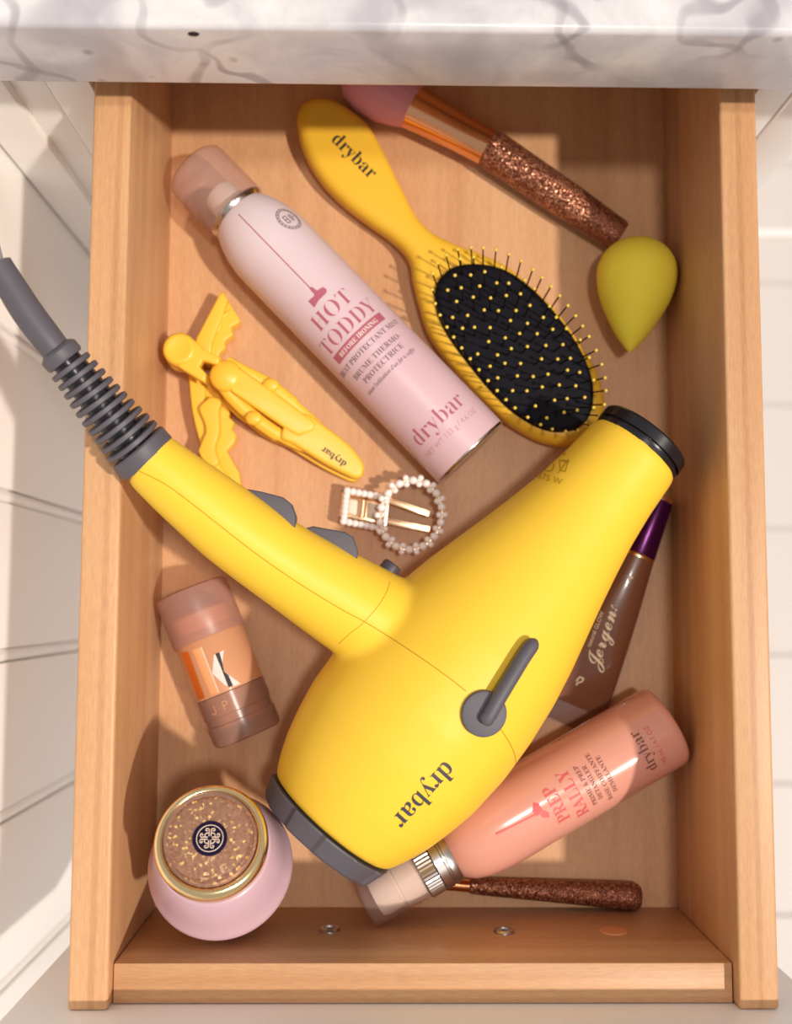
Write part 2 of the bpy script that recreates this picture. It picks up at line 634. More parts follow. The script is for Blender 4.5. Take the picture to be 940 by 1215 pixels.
# ================================================================== the setting
H = 0.0891          # height of the drawer sides above the drawer floor
WI, TH = 0.126, 0.016
fl = part('floor', box((-1.2, -1.2, -0.72), (1.4, 1.2, -0.6975)), M['white_floor'])
tag(fl, kind='structure')
ys = [-1.18 + 0 * i for i in range(1)]
y = 0.2514 - 0.1434 * 10
k = 0
while y < 1.15:
    b = box((-1.2, y + 0.0016, -0.6976), (1.4, y + 0.1434 - 0.0016, -0.694), 0.0012, 1)
    part('plank', b, M['white_floor'], fl)
    y += 0.1434; k += 1
tag(part('trim_1', box((0.20, 0.592, -0.694), (1.4, 0.602, -0.686), 0.003), M['white']), kind='structure')

XW = -0.205
wl = part('wall_left', box((XW - 0.02, -0.50, -0.70), (XW - 0.0101, 0.95, 0.17)), M['white'])
tag(wl, kind='structure')
edges = [0.386, 0.2950, 0.2145, 0.1350, 0.0550, -0.0285, -0.1120, -0.1950, -0.28]
for y1, y0 in zip(edges, edges[1:]):
    part('plank', box((XW - 0.010, y0 + 0.0037, -0.70), (XW, y1 - (0.0002 if y1 == edges[0] else 0.0037), 0.115), 0.0008, 2), M['white'], wl)
for y0 in edges[1:-1]:
    b = tube([(XW - 0.0040, y0, -0.70), (XW - 0.0040, y0, 0.115)], 0.0036, 16)
    part('bead', b, M['white'], wl)

# ------------------------------------------------------------------ vanity cabinet and countertop
vc = thing('vanity_cabinet', 'white painted vanity cabinet behind and below the open drawer', 'cabinet', (-0.01, 0.385, -0.70))
part('stile', box((-0.1645, 0.385, -0.62), (-0.1455, 0.405, 0.1145), 0.0006), M['white'], vc)
part('stile', box((-0.1810, 0.3865, -0.62), (-0.1656, 0.405, 0.1145), 0.0006), M['white'], vc)
part('stile', box((-0.2042, 0.382, -0.70), (-0.1810, 0.405, 0.1145), 0.0012), M['white'], vc)
part('stile', box((0.1450, 0.385, -0.62), (0.1607, 0.405, 0.1145), 0.0006), M['white'], vc)
part('stile', box((0.1618, 0.385, -0.70), (0.1855, 0.405, 0.1145), 0.0012), M['white'], vc)
part('side_panel', box((0.1640, 0.405, -0.70), (0.1855, 0.93, 0.1145)), M['white'], vc)
part('side_panel', box((-0.2042, 0.405, -0.70), (-0.1840, 0.93, 0.1145)), M['white'], vc)
part('back_panel', box((-0.184, 0.915, -0.70), (0.164, 0.93, 0.1145)), M['white'], vc)
part('rail', box((-0.1455, 0.386, -0.06), (0.1450, 0.405, -0.025)), M['white'], vc)
part('drawer_front', box((-0.165, 0.366, -0.60), (0.1612, 0.3845, -0.045), 0.0015), M['white'], vc)

ct_l, ct_r = Vector((-0.1721, 0.3690, 0.1150)), Vector((0.1471, 0.3687, 0.1150))
ct = thing('countertop', 'thick white marble countertop with grey veins above the drawer', 'countertop', (0, 0.37, 0.115))
b = box((-0.2048, 0.3688, 0.1150), (0.24, 0.95, 0.1595))
bmesh.ops.bevel(b, geom=[e for e in b.edges if all(v.co.y < 0.37 for v in e.verts) and abs(e.verts[0].co.z - e.verts[1].co.z) < 1e-6], offset=0.0028, segments=4, profile=0.5, affect='EDGES')
part('slab', b, M['marble'], ct)
q = P(228, 40, 0.1575)
part('pit', sphere(Vector((q.x, 0.3690, 0.1545)), 0.0020, scale=(1.15, 0.35, 0.85)), M['dark'], ct, 180)

# ------------------------------------------------------------------ drawer
dr = thing('drawer', 'open maple drawer box with white front pulled out below the countertop', 'drawer', (0, 0.2, -0.013))
for s in (-1, 1):
    part('side_panel', box((min(s * WI, s * (WI + TH)), 0.0, -0.012), (max(s * WI, s * (WI + TH)), 0.46, H), 0.0014, 3), M['wood_y'], dr)
part('bottom_panel', box((-WI, 0.016, -0.009), (WI, 0.444, 0.0)), M['wood_floor'], dr)
part('front_board', box((-WI + 0.0004, 0.0002, -0.012), (WI - 0.0004, 0.016, H - 0.0070), 0.0006), M['wood_x'], dr)
part('back_board', box((-WI + 0.0004, 0.444, -0.012), (WI - 0.0004, 0.46, H - 0.007), 0.0006), M['wood_x'], dr)
part('drawer_front', box((-0.1655, -0.020, -0.045), (0.1615, -0.0002, 0.1052), 0.0012), M['white'], dr, 35)['label'] = 'white painted drawer front'
for x, z in ((-0.0405, 0.0377), (0.0372, 0.0403)):
    c = Vector((x, 0.0160, z))
    sc = part('screw', lathe(c, Vector((0, 1, 0)), [(-0.001, 0.0047), (0.0006, 0.0047), (0.0013, 0.0041), (0.0014, 0.0028), (0.0004, 0.0025), (0.0004, 0)], 24), M['screw'], dr, 30)
    sc['label'] = 'round metal screw head'
    part('recess', lathe(c, Vector((0, 1, 0)), [(0.0005, 0.0023), (0.00055, 0)], 6), M['dark'], sc)
pg = part('plug', lathe(Vector((0.0863, 0.016, 0.0391)), Vector((0, 1, 0)), [(-0.001, 0.0062), (0.0002, 0.0062), (0.0005, 0.0058), (0.0006, 0)], 28), M['plug'], dr)
pg['label'] = 'round wooden hole plug'

# ================================================================== hair dryer
ZA = 0.056
A, B = P(394, 973, ZA), P(752, 535, ZA)
hd = thing('hair_dryer', 'big yellow hair dryer with charcoal trim lying across the drawer', 'hair dryer', P(500, 800, 0.0095))
ax = (B - A).normalized()
pm = SC(ZA)
Lb = (B - A).length
prof = [(-2, 74), (0, 85), (20, 95), (45, 105), (75, 113), (110, 120), (165, 123.5), (215, 121), (265, 115), (310, 106), (350, 96), (390, 86), (430, 77), (470, 69), (510, 63.5), (545, 60.5), (564, 59.5), (567, 55)]
bm = lathe(A, ax, [(-2 / pm, 0)] + [(t / pm, r / pm) for t, r in prof] + [(567 / pm, 0)], 96)
hp = [(171, 541, 0.104, 36.5), (178, 546, 0.1035, 37.5), (210, 573, 0.100, 41.5), (245, 601, 0.0955, 45), (275, 625, 0.091, 47.5), (310, 650, 0.086, 49), (345, 674, 0.081, 50.5), (400, 708, 0.073, 56), (460, 745, 0.065, 60), (520, 785, 0.058, 60)]
hc = [P(x, y, z) for x, y, z, r in hp]
hr = [r / SC(z) for x, y, z, r in hp]
hcs = cr(hc, 5)
hrs = [v.x for v in cr([(r, 0, 0) for r in hr], 5)]
b2 = tube(hcs, hrs, 64)
me = bpy.data.meshes.new('t'); b2.to_mesh(me); b2.free(); bm.from_mesh(me); bpy.data.meshes.remove(me)
# the little bump that carries the cool-shot button
bmesh.ops.recalc_face_normals(bm, faces=bm.faces)
me = bpy.data.meshes.new('housing')
bm.to_mesh(me); bm.free()
o = bpy.data.objects.new('t', me)
COL.objects.link(o)
rm = o.modifiers.new('r', 'REMESH'); rm.mode = 'VOXEL'; rm.voxel_size = 0.0013; rm.use_smooth_shade = True
sm = o.modifiers.new('s', 'SMOOTH'); sm.factor = 0.5; sm.iterations = 26
dg = bpy.context.evaluated_depsgraph_get()
me2 = bpy.data.meshes.new_from_object(o.evaluated_get(dg), depsgraph=dg)
bpy.data.objects.remove(o)
me2.name = 'housing'
me2.materials.clear()
body = link('housing', me2, M['yellow'], hd, 180)
bv = bvh_of(body)

# rear intake cap with flats and notches
seg = 96
def capr(k, t, r):
    return r * (1.0 - 0.034 * (k % 8) / 7)     # saw-tooth flats, each stepping up to the next
part('intake_cap', lathe(A, ax, [(-0.0011, 0), (-0.0011, 87 / pm), (-0.0018, 87.5 / pm), (-0.0092, 80.5 / pm), (-0.0101, 78 / pm), (-0.0103, 70 / pm), (-0.0085, 62 / pm), (-0.0085, 0)], seg, rad=capr), M['grey'], hd, 20)['label'] = 'charcoal ribbed intake cap'
# mesh grille of the intake: rings behind the cap
ig = bmesh.new()
for r in (16, 29, 42, 54):
    pts = [A + ax * -0.0088 + (frame(ax)[1] * math.cos(i / 40 * 2 * math.pi) + frame(ax)[2] * math.sin(i / 40 * 2 * math.pi)) * r / pm for i in range(41)]
    tube(pts, 0.0011, 6, ig)
part('intake_grille', ig, M['grey_dark'], hd)
# nozzle: collar, gap, glossy ring, black mouth
nz = part('nozzle_ring', lathe(A, ax, [(Lb - 0.0006, 56 / pm), (Lb + 0.0020, 57.5 / pm), (Lb + 0.0022, 54.5 / pm), (Lb + 0.0033, 54.5 / pm), (Lb + 0.0035, 58.5 / pm), (Lb + 0.0080, 58 / pm), (Lb + 0.0090, 56 / pm), (Lb + 0.0090, 50 / pm), (Lb + 0.0020, 48 / pm), (Lb + 0.0020, 0)], 72), M['black'], hd, 30)
nz['label'] = 'glossy black nozzle ring'

# seams moulded into the housing
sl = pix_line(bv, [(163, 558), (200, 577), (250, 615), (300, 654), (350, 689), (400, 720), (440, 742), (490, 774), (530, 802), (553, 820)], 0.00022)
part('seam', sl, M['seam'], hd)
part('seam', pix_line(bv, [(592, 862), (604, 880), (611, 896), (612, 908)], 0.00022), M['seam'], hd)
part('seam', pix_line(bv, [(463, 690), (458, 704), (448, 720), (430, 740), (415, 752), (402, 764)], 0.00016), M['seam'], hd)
# faint mould crease along the barrel
# cool-shot dial with its lever on the barrel
c0 = cast(bv, 573, 846, 0)
snr = bv.ray_cast(CAM, ray(573, 846).normalized())[1]
nrm = (snr * 0.6 + (CAM - c0).normalized() * 0.4).normalized()
c0 = c0 + nrm * 0.0012
dial = part('dial', lathe(c0, nrm, [(-0.006, 0.0093), (0.0010, 0.0093), (0.0016, 0.0090), (0.0018, 0.0084), (0.0018, 0)], 48), M['grey'], hd, 40)
dial['label'] = 'round charcoal dial with long lever'
lv = [cast(bv, x, y, h) for x, y, h in ((569, 854, 0.0036), (574, 846, 0.0046), (585, 827, 0.0048), (601, 801, 0.0046), (617, 776, 0.0044), (630, 758, 0.0042))]
lv = cr(lv, 5)
part('lever', tube(lv, [0.0010, 0.0022, 0.0028] + [0.0031] * (len(lv) - 6) + [0.0029, 0.0022, 0.0010], 18), M['grey'], dial, 60)

# rocker switches and cool-shot button on the handle's upper edge
def switch(pts, z, half):
    q = PL(pts, z)
    half = 0.0046
    b = plate([q], z - half, z + half, 0.0009)
    s = part('rocker_switch', b, M['grey'], hd, 40)
    return s
switch([(286, 584), (296, 581.5), (312, 584.5), (337, 591), (347, 599), (352, 613), (351, 632), (322, 622), (296, 602)], 0.0885, 0.0046)
switch([(362, 628), (372, 625), (388, 628), (410, 632), (420, 638), (425, 654), (424, 668), (400, 662), (376, 645)], 0.0775, 0.0046)
part('cool_shot_button', lathe(P(446, 697, 0.066), P(467, 669, 0.066) - P(446, 697, 0.066), [(0, 0.0044), (0.0115, 0.0044), (0.0126, 0.0040), (0.0129, 0.0030), (0.0129, 0)], 32), M['grey_dark'], hd, 40)['label'] = 'round grey push button'

# strain relief: collar, rings, cord guard and cable
sp = cr([P(x, y, z) for x, y, z in ((178, 546, 0.1035), (168, 536, 0.1045), (146, 511, 0.1085), (120, 480, 0.113), (98, 452, 0.117), (80, 430, 0.120), (72, 421, 0.1212), (57, 403, 0.1235), (33, 371, 0.126), (14, 341, 0.128), (-3, 313, 0.130), (-8, 298, 0.131), (-14, 270, 0.133), (-24, 210, 0.138))], 10)
def along(px):
    """point and tangent on the cord path nearest to the photo pixel's x"""
    best = min(range(len(sp)), key=lambda i: ((sp[i] - P(px[0], px[1], sp[i].z)).length))
    t = (sp[min(best + 1, len(sp) - 1)] - sp[max(best - 1, 0)]).normalized()
    return sp[best], t
z = 0.1055
c, t = along((168, 536))
part('strain_collar', lathe(c - t * 0.0042, t, [(0, 0.0100), (0, 0.0124), (0.0010, 0.0129), (0.0062, 0.0129), (0.0070, 0.0122), (0.0070, 0.006)], 48), M['grey'], hd, 30)
core_pts = [p for p in sp if True]
i0 = min(range(len(sp)), key=lambda i: (sp[i] - P(178, 546, 0.1035)).length)
i1 = min(range(len(sp)), key=lambda i: (sp[i] - P(76, 425, 0.1205)).length)
seg_pts = sp[i0:i1 + 1]
part('cord_sleeve', tube(seg_pts, [0.0088 - 0.0032 * i / len(seg_pts) for i in range(len(seg_pts))], 28), M['black'], hd)  # near-black colour paints in the deep shade of the gaps between the rings
# eleven rings, evenly spaced along the path
L = [0]
for a_, b_ in zip(seg_pts, seg_pts[1:]): L.append(L[-1] + (b_ - a_).length)
for k in range(11):
    f = 0.0062 + (L[-1] - 0.0062 - 0.0022) * k / 10.5
    i = max(j for j in range(len(L)) if L[j] <= f)
    i = min(i, len(seg_pts) - 2)
    w = (f - L[i]) / max(L[i + 1] - L[i], 1e-9)
    c = seg_pts[i].lerp(seg_pts[i + 1], w)
    t = (seg_pts[i + 1] - seg_pts[i]).normalized()
    R_ = 0.0126 - 0.0039 * k / 10
    part('strain_ring', lathe(c, t, [(-0.0011, R_ - 0.004), (-0.0012, R_ - 0.0008), (-0.0008, R_), (0.0008, R_), (0.0012, R_ - 0.0008), (0.0011, R_ - 0.004)], 40), M['grey'], hd, 40)
gi = sp[i1:]
c, t = along((74, 422))
part('guard_collar', lathe(c - t * 0.002, t, [(-0.0006, 0.004), (-0.0006, 0.0074), (0.0004, 0.0080), (0.0038, 0.0080), (0.0048, 0.0070), (0.0056, 0.0058), (0.0056, 0.004)], 36), M['grey'], hd, 40)
i2 = min(range(len(sp)), key=lambda i: (sp[i] - P(-3, 313, 0.130)).length)
g = sp[i1:i2 + 1]
n_ = len(g)
gr = [v.x for v in cr([(0.0056, 0, 0), (0.0057, 0, 0), (0.0060, 0, 0), (0.0060, 0, 0), (0.0057, 0, 0), (0.0054, 0, 0)], 20)]
rr = [gr[int(i / (n_ - 1) * (len(gr) - 1))] for i in range(n_)]
part('cord_guard', tube(g, rr, 32), M['grey'], hd, 60)
part('cable', tube(sp[i2 - 3:] + [P(-50, 120, 0.140), P(-90, 40, 0.140)], 0.0030, 16), M['cable'], hd, 60)['label'] = 'pale grey cable'

# lettering on the housing
part('lettering', apply(text2d(serif('drybar'), 94, thin=-0.006), on_pixels(bv, 496, 937, -62, 69, 0.00025)), M['grey_dark'], hd, 0, False)
for s, x, y, w in (('125 V  60 Hz', 655, 536, 34), ('1875 W', 650, 571, 34)):
    part('lettering', apply(text2d(s, w, thin=0.0), on_pixels(bv, x, y, 0.95, 0.28, 0.0002)), M['seam'], hd, 0, False)
mk = []
for r, n__ in ((6.5, 14),):
    mk += band([(651 + r * math.cos(i / n__ * 6.2832), 553 + r * math.sin(i / n__ * 6.2832)) for i in range(n__ + 1)], 1.4)
mk += band([(664, 546), (674, 549), (671, 560), (665, 558), (664, 546)], 1.3) + band([(662, 544), (676, 548)], 1.3) + band([(662, 562), (675, 545)], 1.3)
part('rating_mark', pix_poly(bv, mk, 1), M['seam'], hd, 0, False)

# ================================================================== hair spray can
R1 = 0.0210
ca_b, ca_t = P(559, 538, R1 + 0.0006), P(559 - 0.697 * 396, 538 - 0.717 * 396, R1 + 0.0006)
a = (ca_t - ca_b).normalized()
Lc = (ca_t - ca_b).length
sc_ = thing('hair_spray_can', 'tall pale pink spray can with frosted cap lying beside the hairbrush', 'spray can', Vector((ca_b.x, ca_b.y, 0)))
def fade(name, c0, c1, o, d, L):
    """lacquer that fades from c0 at the foot to c1 near the neck, along the can's own length"""
    m, nn, l, b = new_mat(name)
    tc = nn.new('ShaderNodeTexCoord')
    sub = nn.new('ShaderNodeVectorMath'); sub.operation = 'SUBTRACT'; sub.inputs[1].default_value = o
    dot = nn.new('ShaderNodeVectorMath'); dot.operation = 'DOT_PRODUCT'; dot.inputs[1].default_value = d
    mr = nn.new('ShaderNodeMapRange'); mr.inputs['From Min'].default_value = 0.35 * L; mr.inputs['From Max'].default_value = 0.95 * L
    mx = nn.new('ShaderNodeMix'); mx.data_type = 'RGBA'
    mx.inputs[6].default_value = c0; mx.inputs[7].default_value = c1
    l.new(tc.outputs['Object'], sub.inputs[0]); l.new(sub.outputs[0], dot.inputs[0]); l.new(dot.outputs['Value'], mr.inputs['Value'])
    l.new(mr.outputs[0], mx.inputs[0]); l.new(mx.outputs[2], b.inputs['Base Color'])
    b.inputs['Roughness'].default_value = 0.36
    b.inputs['Specular IOR Level'].default_value = 0.4
    return m
M['can'] = fade('pink_to_white_lacquer', lin(214, 180, 187), lin(228, 214, 218), ca_b - sc_.location, a, Lc)
cprof = [(0.0008, 0), (0.0008, R1 - 0.0030), (0, R1 - 0.0016), (0.0004, R1 - 0.0004), (0.0016, R1), (Lc - 0.026, R1), (Lc - 0.020, R1 - 0.0003), (Lc - 0.0135, R1 - 0.0014), (Lc - 0.008, R1 - 0.0030), (Lc - 0.0035, R1 - 0.0050), (Lc - 0.0008, R1 - 0.0064), (Lc, R1 - 0.0072), (Lc, 0)]
part('can_body', lathe(ca_b, a, cprof, 96), M['can'], sc_, 40)
def can_r(t):
    for (t0, r0), (t1, r1) in zip(cprof[4:], cprof[5:]):
        if t0 <= t <= t1: return r0 + (r1 - r0) * (t - t0) / max(t1 - t0, 1e-9)
    return R1
part('rim', lathe(ca_b, a, [(Lc - 0.0012, 0.010), (Lc - 0.0012, 0.0148), (Lc + 0.0002, 0.0158), (Lc + 0.0018, 0.0158), (Lc + 0.0026, 0.0148), (Lc + 0.0026, 0.010)], 72), M['can_ring'], sc_, 40)['label'] = 'silver rim below the cap'
part('spray_head', lathe(ca_b, a, [(Lc + 0.001, 0.0102), (Lc + 0.0055, 0.0100), (Lc + 0.0060, 0.0088), (Lc + 0.0135, 0.0082), (Lc + 0.0150, 0.0070), (Lc + 0.0150, 0)], 40), M['nozzle_white'], sc_, 40)['label'] = 'white spray head inside the cap'
capm = []
e_ = Lc + 0.0012
outer = [(e_, 0.0163), (e_ + 0.010, 0.0164), (e_ + 0.026, 0.0163), (e_ + 0.0290, 0.0158), (e_ + 0.0308, 0.0140), (e_ + 0.0312, 0.0110), (e_ + 0.0312, 0)]
part('cap', lathe(ca_b, a, outer, 72), M['frost'], sc_, 60)['label'] = 'frosted translucent cap'
part('base_rim', lathe(ca_b, a, [(0.0002, R1 - 0.0012), (-0.0002, R1 - 0.0006), (0.0003, R1 + 0.00015), (0.0010, R1 + 0.00015), (0.0011, R1 - 0.0012)], 72), M['can_ring'], sc_, 60)
n = CAM - (ca_b + ca_t) / 2
n = (n - a * n.dot(a)).normalized()
e = a.cross(n)
cs = SC(R1 * 2)              # pixels per metre near the top of the can
def can_text(s, tpx, w, mat, h=None, thin=-0.010, name='lettering', spacing=1.0):
    part(name, apply(text2d(s, w / cs, h / cs if h else None, thin, spacing), on_round(ca_b, a, n, e, R1, (tpx - 0) / SC(R1), lift=0.0001)), M[mat], sc_, 0, False)
can_text(serif('HOT'), 222, 60, 'rose_ink', 20, -0.016)
can_text(serif('TODDY'), 196, 94, 'rose_ink', 20, -0.016)
can_text(serif('HEAT PROTECTANT MIST'), 168, 116, 'taupe_ink', 7.2, -0.006)
can_text(serif('BRUME THERMO-'), 153, 84, 'taupe_ink', 7.2, -0.006)
can_text(serif('PROTECTRICE'), 141.5, 68, 'taupe_ink', 7.2, -0.006)
can_text(italic("avant l'utilisation d'un fer à coiffer"), 130, 86, 'taupe_ink', 7.0, 0.006)
can_text(serif('drybar'), 45, 84, 'rose_ink', 27, -0.014)
can_text('NET WT 133 g / 4.6 OZ', 29, 90, 'rose_pale', 9, 0.0)
bc = bvh_of(bpy.data.objects['can_body'])
# ribbon banner
def rnd(poly2):  # (u, v) pixels about the can: u round it, v along it (towards the cap)
    bm = bmesh.new()
    for pg in poly2:
        bm.faces.new([bm.verts.new((x / cs, y / SC(R1), 0)) for x, y in pg])
    bmesh.ops.triangulate(bm, faces=bm.faces[:])
    for _ in range(4):
        ed = [q for q in bm.edges if q.calc_length() > 0.0016]
        if not ed: break
        bmesh.ops.subdivide_edges(bm, edges=ed, cuts=1)
        bmesh.ops.triangulate(bm, faces=bm.faces[:])
    return bm
part('banner', apply(rnd([[(-36, 181), (36, 181), (36, 192), (-36, 192)], [(-44, 181), (-36, 181), (-36, 192), (-44, 192), (-39, 186.5)], [(36, 181), (44, 181), (39, 186.5), (44, 192), (36, 192)]]), on_round(ca_b, a, n, e, R1, 0, lift=0.00008)), M['rose_ink'], sc_, 0, False)['label'] = 'dusky rose ribbon banner'
can_text(serif('BEFORE IRONING'), 183.6, 66, 'white_print', 6.0, 0.0)
st = []
for r in (16, 13.2):
    st += band([(r * math.cos(i / 28 * 6.2832), r * math.sin(i / 28 * 6.2832)) for i in range(29)], 1.0)
for i in range(20):
    th = i / 20 * 6.2832 + 0.1
    st += band([(14.0 * math.cos(th), 14.0 * math.sin(th)), (15.2 * math.cos(th + 0.05), 15.2 * math.sin(th + 0.05))], 1.2)
st += band([(-7, -5), (-7, 5), (-2, 5), (-2, -5), (-7, -5)], 1.3) + band([(-7, 0), (-2, 0)], 1.2) + band([(3, -5), (3, 5)], 1.4) + band([(6, -5), (6, 5)], 1.4) + band([(6, 0), (10, 0)], 1.2)
st_b = rnd([[(x + 46, y + 347) for x, y in pg] for pg in st])
def neck(u, v):
    # the print follows the shoulder as it rounds off
    f = u / R1
    return ca_b + a * v + (n * math.cos(f) + e * math.sin(f)) * (can_r(v) + 0.00012)
part('stamp', apply(st_b, neck), M['taupe_ink'], sc_, 0, False)
part('emblem', apply(rnd(band([(0, 391), (0, 350), (0, 305), (0, 262)], 1.3) + [[(-13, 246.5), (-4, 248.5), (10, 248.5), (13, 251), (12, 256.5), (4, 258), (-4, 256), (-13, 257)], [(-2, 256.5), (4, 257.5), (2.2, 266), (-1.2, 266)]]), neck), M['rose_ink'], sc_, 0, False)

# ================================================================== hairbrush
hb = thing('hairbrush', 'yellow paddle hairbrush with black cushion full of pin bristles', 'hairbrush', P(600, 400, 0.0))
out = [(353, 150), (353, 138), (358, 126), (368, 119), (381, 117.5), (398, 121), (418, 133), (438, 151), (453, 176), (466, 203), (479, 229), (492, 254), (503, 268), (518, 280), (537, 289), (565, 300), (600, 316), (632, 342), (660, 370), (688, 408), (707, 440), (716, 470), (716, 492), (706, 511), (690, 524), (668, 529), (645, 525), (620, 513), (596, 497), (566, 468), (541, 441), (520, 415), (506, 391), (497, 362), (490, 334), (487, 314), (479, 299), (462, 283), (438, 266), (408, 243), (384, 219), (367, 194), (357, 171)]
zb = 0.010
bb = plate([PL(out, zb, 4)], 0.001, 0.0155, 0.0058, 5)
brush_body = part('paddle', bb, M['brush_yellow'], hb, 80)
pad = [(516, 352), (519, 334), (530, 321), (547, 313), (572, 312), (600, 319), (626, 336), (652, 361), (675, 390), (693, 420), (704, 450), (705, 477), (698, 497), (683, 509), (662, 512), (638, 506), (610, 489), (584, 464), (558, 433), (535, 402), (521, 376)]
zp = 0.0185
pl_ = plate([PL(pad, zp, 4)], 0.012, 0.0195, 0.0035, 4)
cpad = P(609, 411, zp)
for v in pl_.verts:   # the cushion swells towards its middle
    if v.co.z > 0.017:
        d = (v.co - cpad).to_2d().length
        v.co.z += 0.0
cushion = part('cushion', pl_, M['pad'], hb, 80)
cushion['label'] = 'black rubber cushion'
# bristles: rows of pins with yellow tips
import itertools
pin_me = tip_me = None
ps = [P(x, y, 0.0195).to_2d() for x, y in pad]
def inside(p, poly):
    c = False
    for i in range(len(poly)):
        a_, b_ = poly[i], poly[i - 1]
        if (a_.y > p.y) != (b_.y > p.y) and p.x < (b_.x - a_.x) * (p.y - a_.y) / (b_.y - a_.y) + a_.x: c = not c
    return c
ctr = sum(ps, Vector((0, 0))) / len(ps)
shr = [ctr + (p - ctr) * 0.95 for p in ps]
lax = (P(685, 505, zp) - P(537, 318, zp)).to_2d().normalized()
sax = Vector((-lax.y, lax.x))
rb = random.Random(3)
spots = []
for i in range(-16, 17):
    for j in range(-10, 11):
        q = ctr + lax * (i * 0.0070 + (0.0035 if j % 2 else 0)) + sax * (j * 0.0061)
        q += Vector((rb.uniform(-1, 1), rb.uniform(-1, 1))) * 0.0012
        if inside(q, shr): spots.append(q)
edge = [v.to_2d() for v in cr([(ctr + (p - ctr) * 0.965).to_3d() for p in ps], 8, True)]
acc, last = 0.0, edge[-1]
for q in edge:   # a close row round the edge
    acc += (q - last).length
    last = q
    if acc >= 0.0052:
        acc = 0.0
        spots = [s for s in spots if (s - q).length > 0.0038]
        spots.append(q)
for q in spots:
    off = (q - ctr)
    lean = Vector((off.x, off.y, 0)) * 0.10
    L_ = 0.0165
    base = Vector((q.x, q.y, 0.0190))
    top = base + Vector((lean.x, lean.y, L_))
    if pin_me is None:
        b_ = tube([Vector((0, 0, 0)), Vector((0, 0, L_))], [0.00042, 0.00036], 6)
        pin_me = bpy.data.meshes.new('bristle'); b_.to_mesh(pin_me); b_.free(); pin_me.materials.append(M['pin'])
        b_ = sphere(Vector((0, 0, L_)), 0.00085, u=10, v=6)
        tip_me = bpy.data.meshes.new('bristle_tip'); b_.to_mesh(tip_me); b_.free(); tip_me.materials.append(M['tip']); tip_me.shade_smooth()
    pn = bpy.data.objects.new('bristle', pin_me)
    pn.parent = hb
    pn.location = base - hb.location
    pn.rotation_euler = (top - base).to_track_quat('Z', 'Y').to_euler()
    COL.objects.link(pn)
    tp = bpy.data.objects.new('bristle_tip', tip_me)
    tp.parent = pn
    COL.objects.link(tp)
bbv = bvh_of(brush_body)
part('lettering', apply(text2d(serif('drybar'), 66, thin=-0.004), on_pixels(bbv, 416, 190, 50, 50, 0.0002)), M['ink'], hb, 0, False)

# ================================================================== makeup brushes
mb = thing('makeup_brush', 'large makeup brush with pink hair and copper glitter handle below the countertop', 'makeup brush', P(600, 185, 0.0), 'makeup brushes')
r_ = 0.0090
p0, p1, p2, p3 = P(418, 83, 0.0125), P(490, 127, 0.0115), P(581, 176, 0.0105), P(736, 281, 0.0098)
a2 = (p3 - p2).normalized()
part('handle', lathe(p2, a2, [(-0.002, 0), (-0.002, 0.0085), (0.0, 0.0095), (0.003, 0.0098), ((p3 - p2).length * 0.6, 0.0092), ((p3 - p2).length - 0.002, 0.0080), ((p3 - p2).length, 0.0072), ((p3 - p2).length + 0.0004, 0)], 40), M['glitter'], mb, 40)['label'] = 'copper glitter handle'
a1 = (p1 - p2).normalized()
L1 = (p1 - p2).length
part('ferrule', lathe(p2, a1, [(-0.001, 0.006), (-0.001, 0.0088), (0.001, 0.0092), (L1 * 0.4, 0.0096), (L1 * 0.8, 0.0105), (L1, 0.0112), (L1 + 0.0003, 0.0108), (L1 - 0.002, 0.0098)], 48), M['rose_gold'], mb, 40)['label'] = 'rose gold ferrule'
bm = lathe(p1, (p0 - p1), [(-0.004, 0), (-0.004, 0.0098), (0.0, 0.0112), (0.006, 0.0135), (0.014, 0.0158), (0.024, 0.0160), (0.033, 0.0135), (0.038, 0.0080), (0.0395, 0)], 60, rad=lambda k, t, r: r * (1 + 0.012 * math.sin(k * 17.3)))
for v in bm.verts: v.co.z = max(v.co.z, 0.0006)
part('hair', bm, M['pink_hair'], mb, 60)['label'] = 'dense pink brush hair'

sb = thing('makeup_brush', 'slim makeup brush with copper glitter handle under the coral spray bottle', 'makeup brush', P(660, 1055, 0.0), 'makeup brushes')
q0, q1, q2 = P(508, 1048, 0.0045), P(559, 1051, 0.0050), P(760, 1064, 0.0066)
a3 = (q2 - q1).normalized()
L3 = (q2 - q1).length
part('handle', lathe(q1, a3, [(-0.001, 0), (-0.001, 0.0030), (0.0, 0.0036), (0.004, 0.0040), (L3 * 0.35, 0.0048), (L3 * 0.7, 0.0058), (L3 - 0.006, 0.0063), (L3 - 0.0015, 0.0060), (L3, 0.0046), (L3 + 0.0004, 0)], 36), M['glitter'], sb, 40)['label'] = 'copper glitter handle'
part('ferrule', lathe(q1, q0 - q1, [(-0.001, 0.002), (-0.001, 0.0032), (0.001, 0.0031), ((q0 - q1).length, 0.0026), ((q0 - q1).length, 0.001)], 32), M['rose_gold'], sb, 40)['label'] = 'rose gold ferrule'
part('hair', lathe(q0, q0 - q1, [(-0.002, 0), (-0.002, 0.0024), (0.003, 0.0030), (0.008, 0.0026), (0.011, 0.001), (0.0115, 0)], 24), M['pink_hair'], sb, 60)

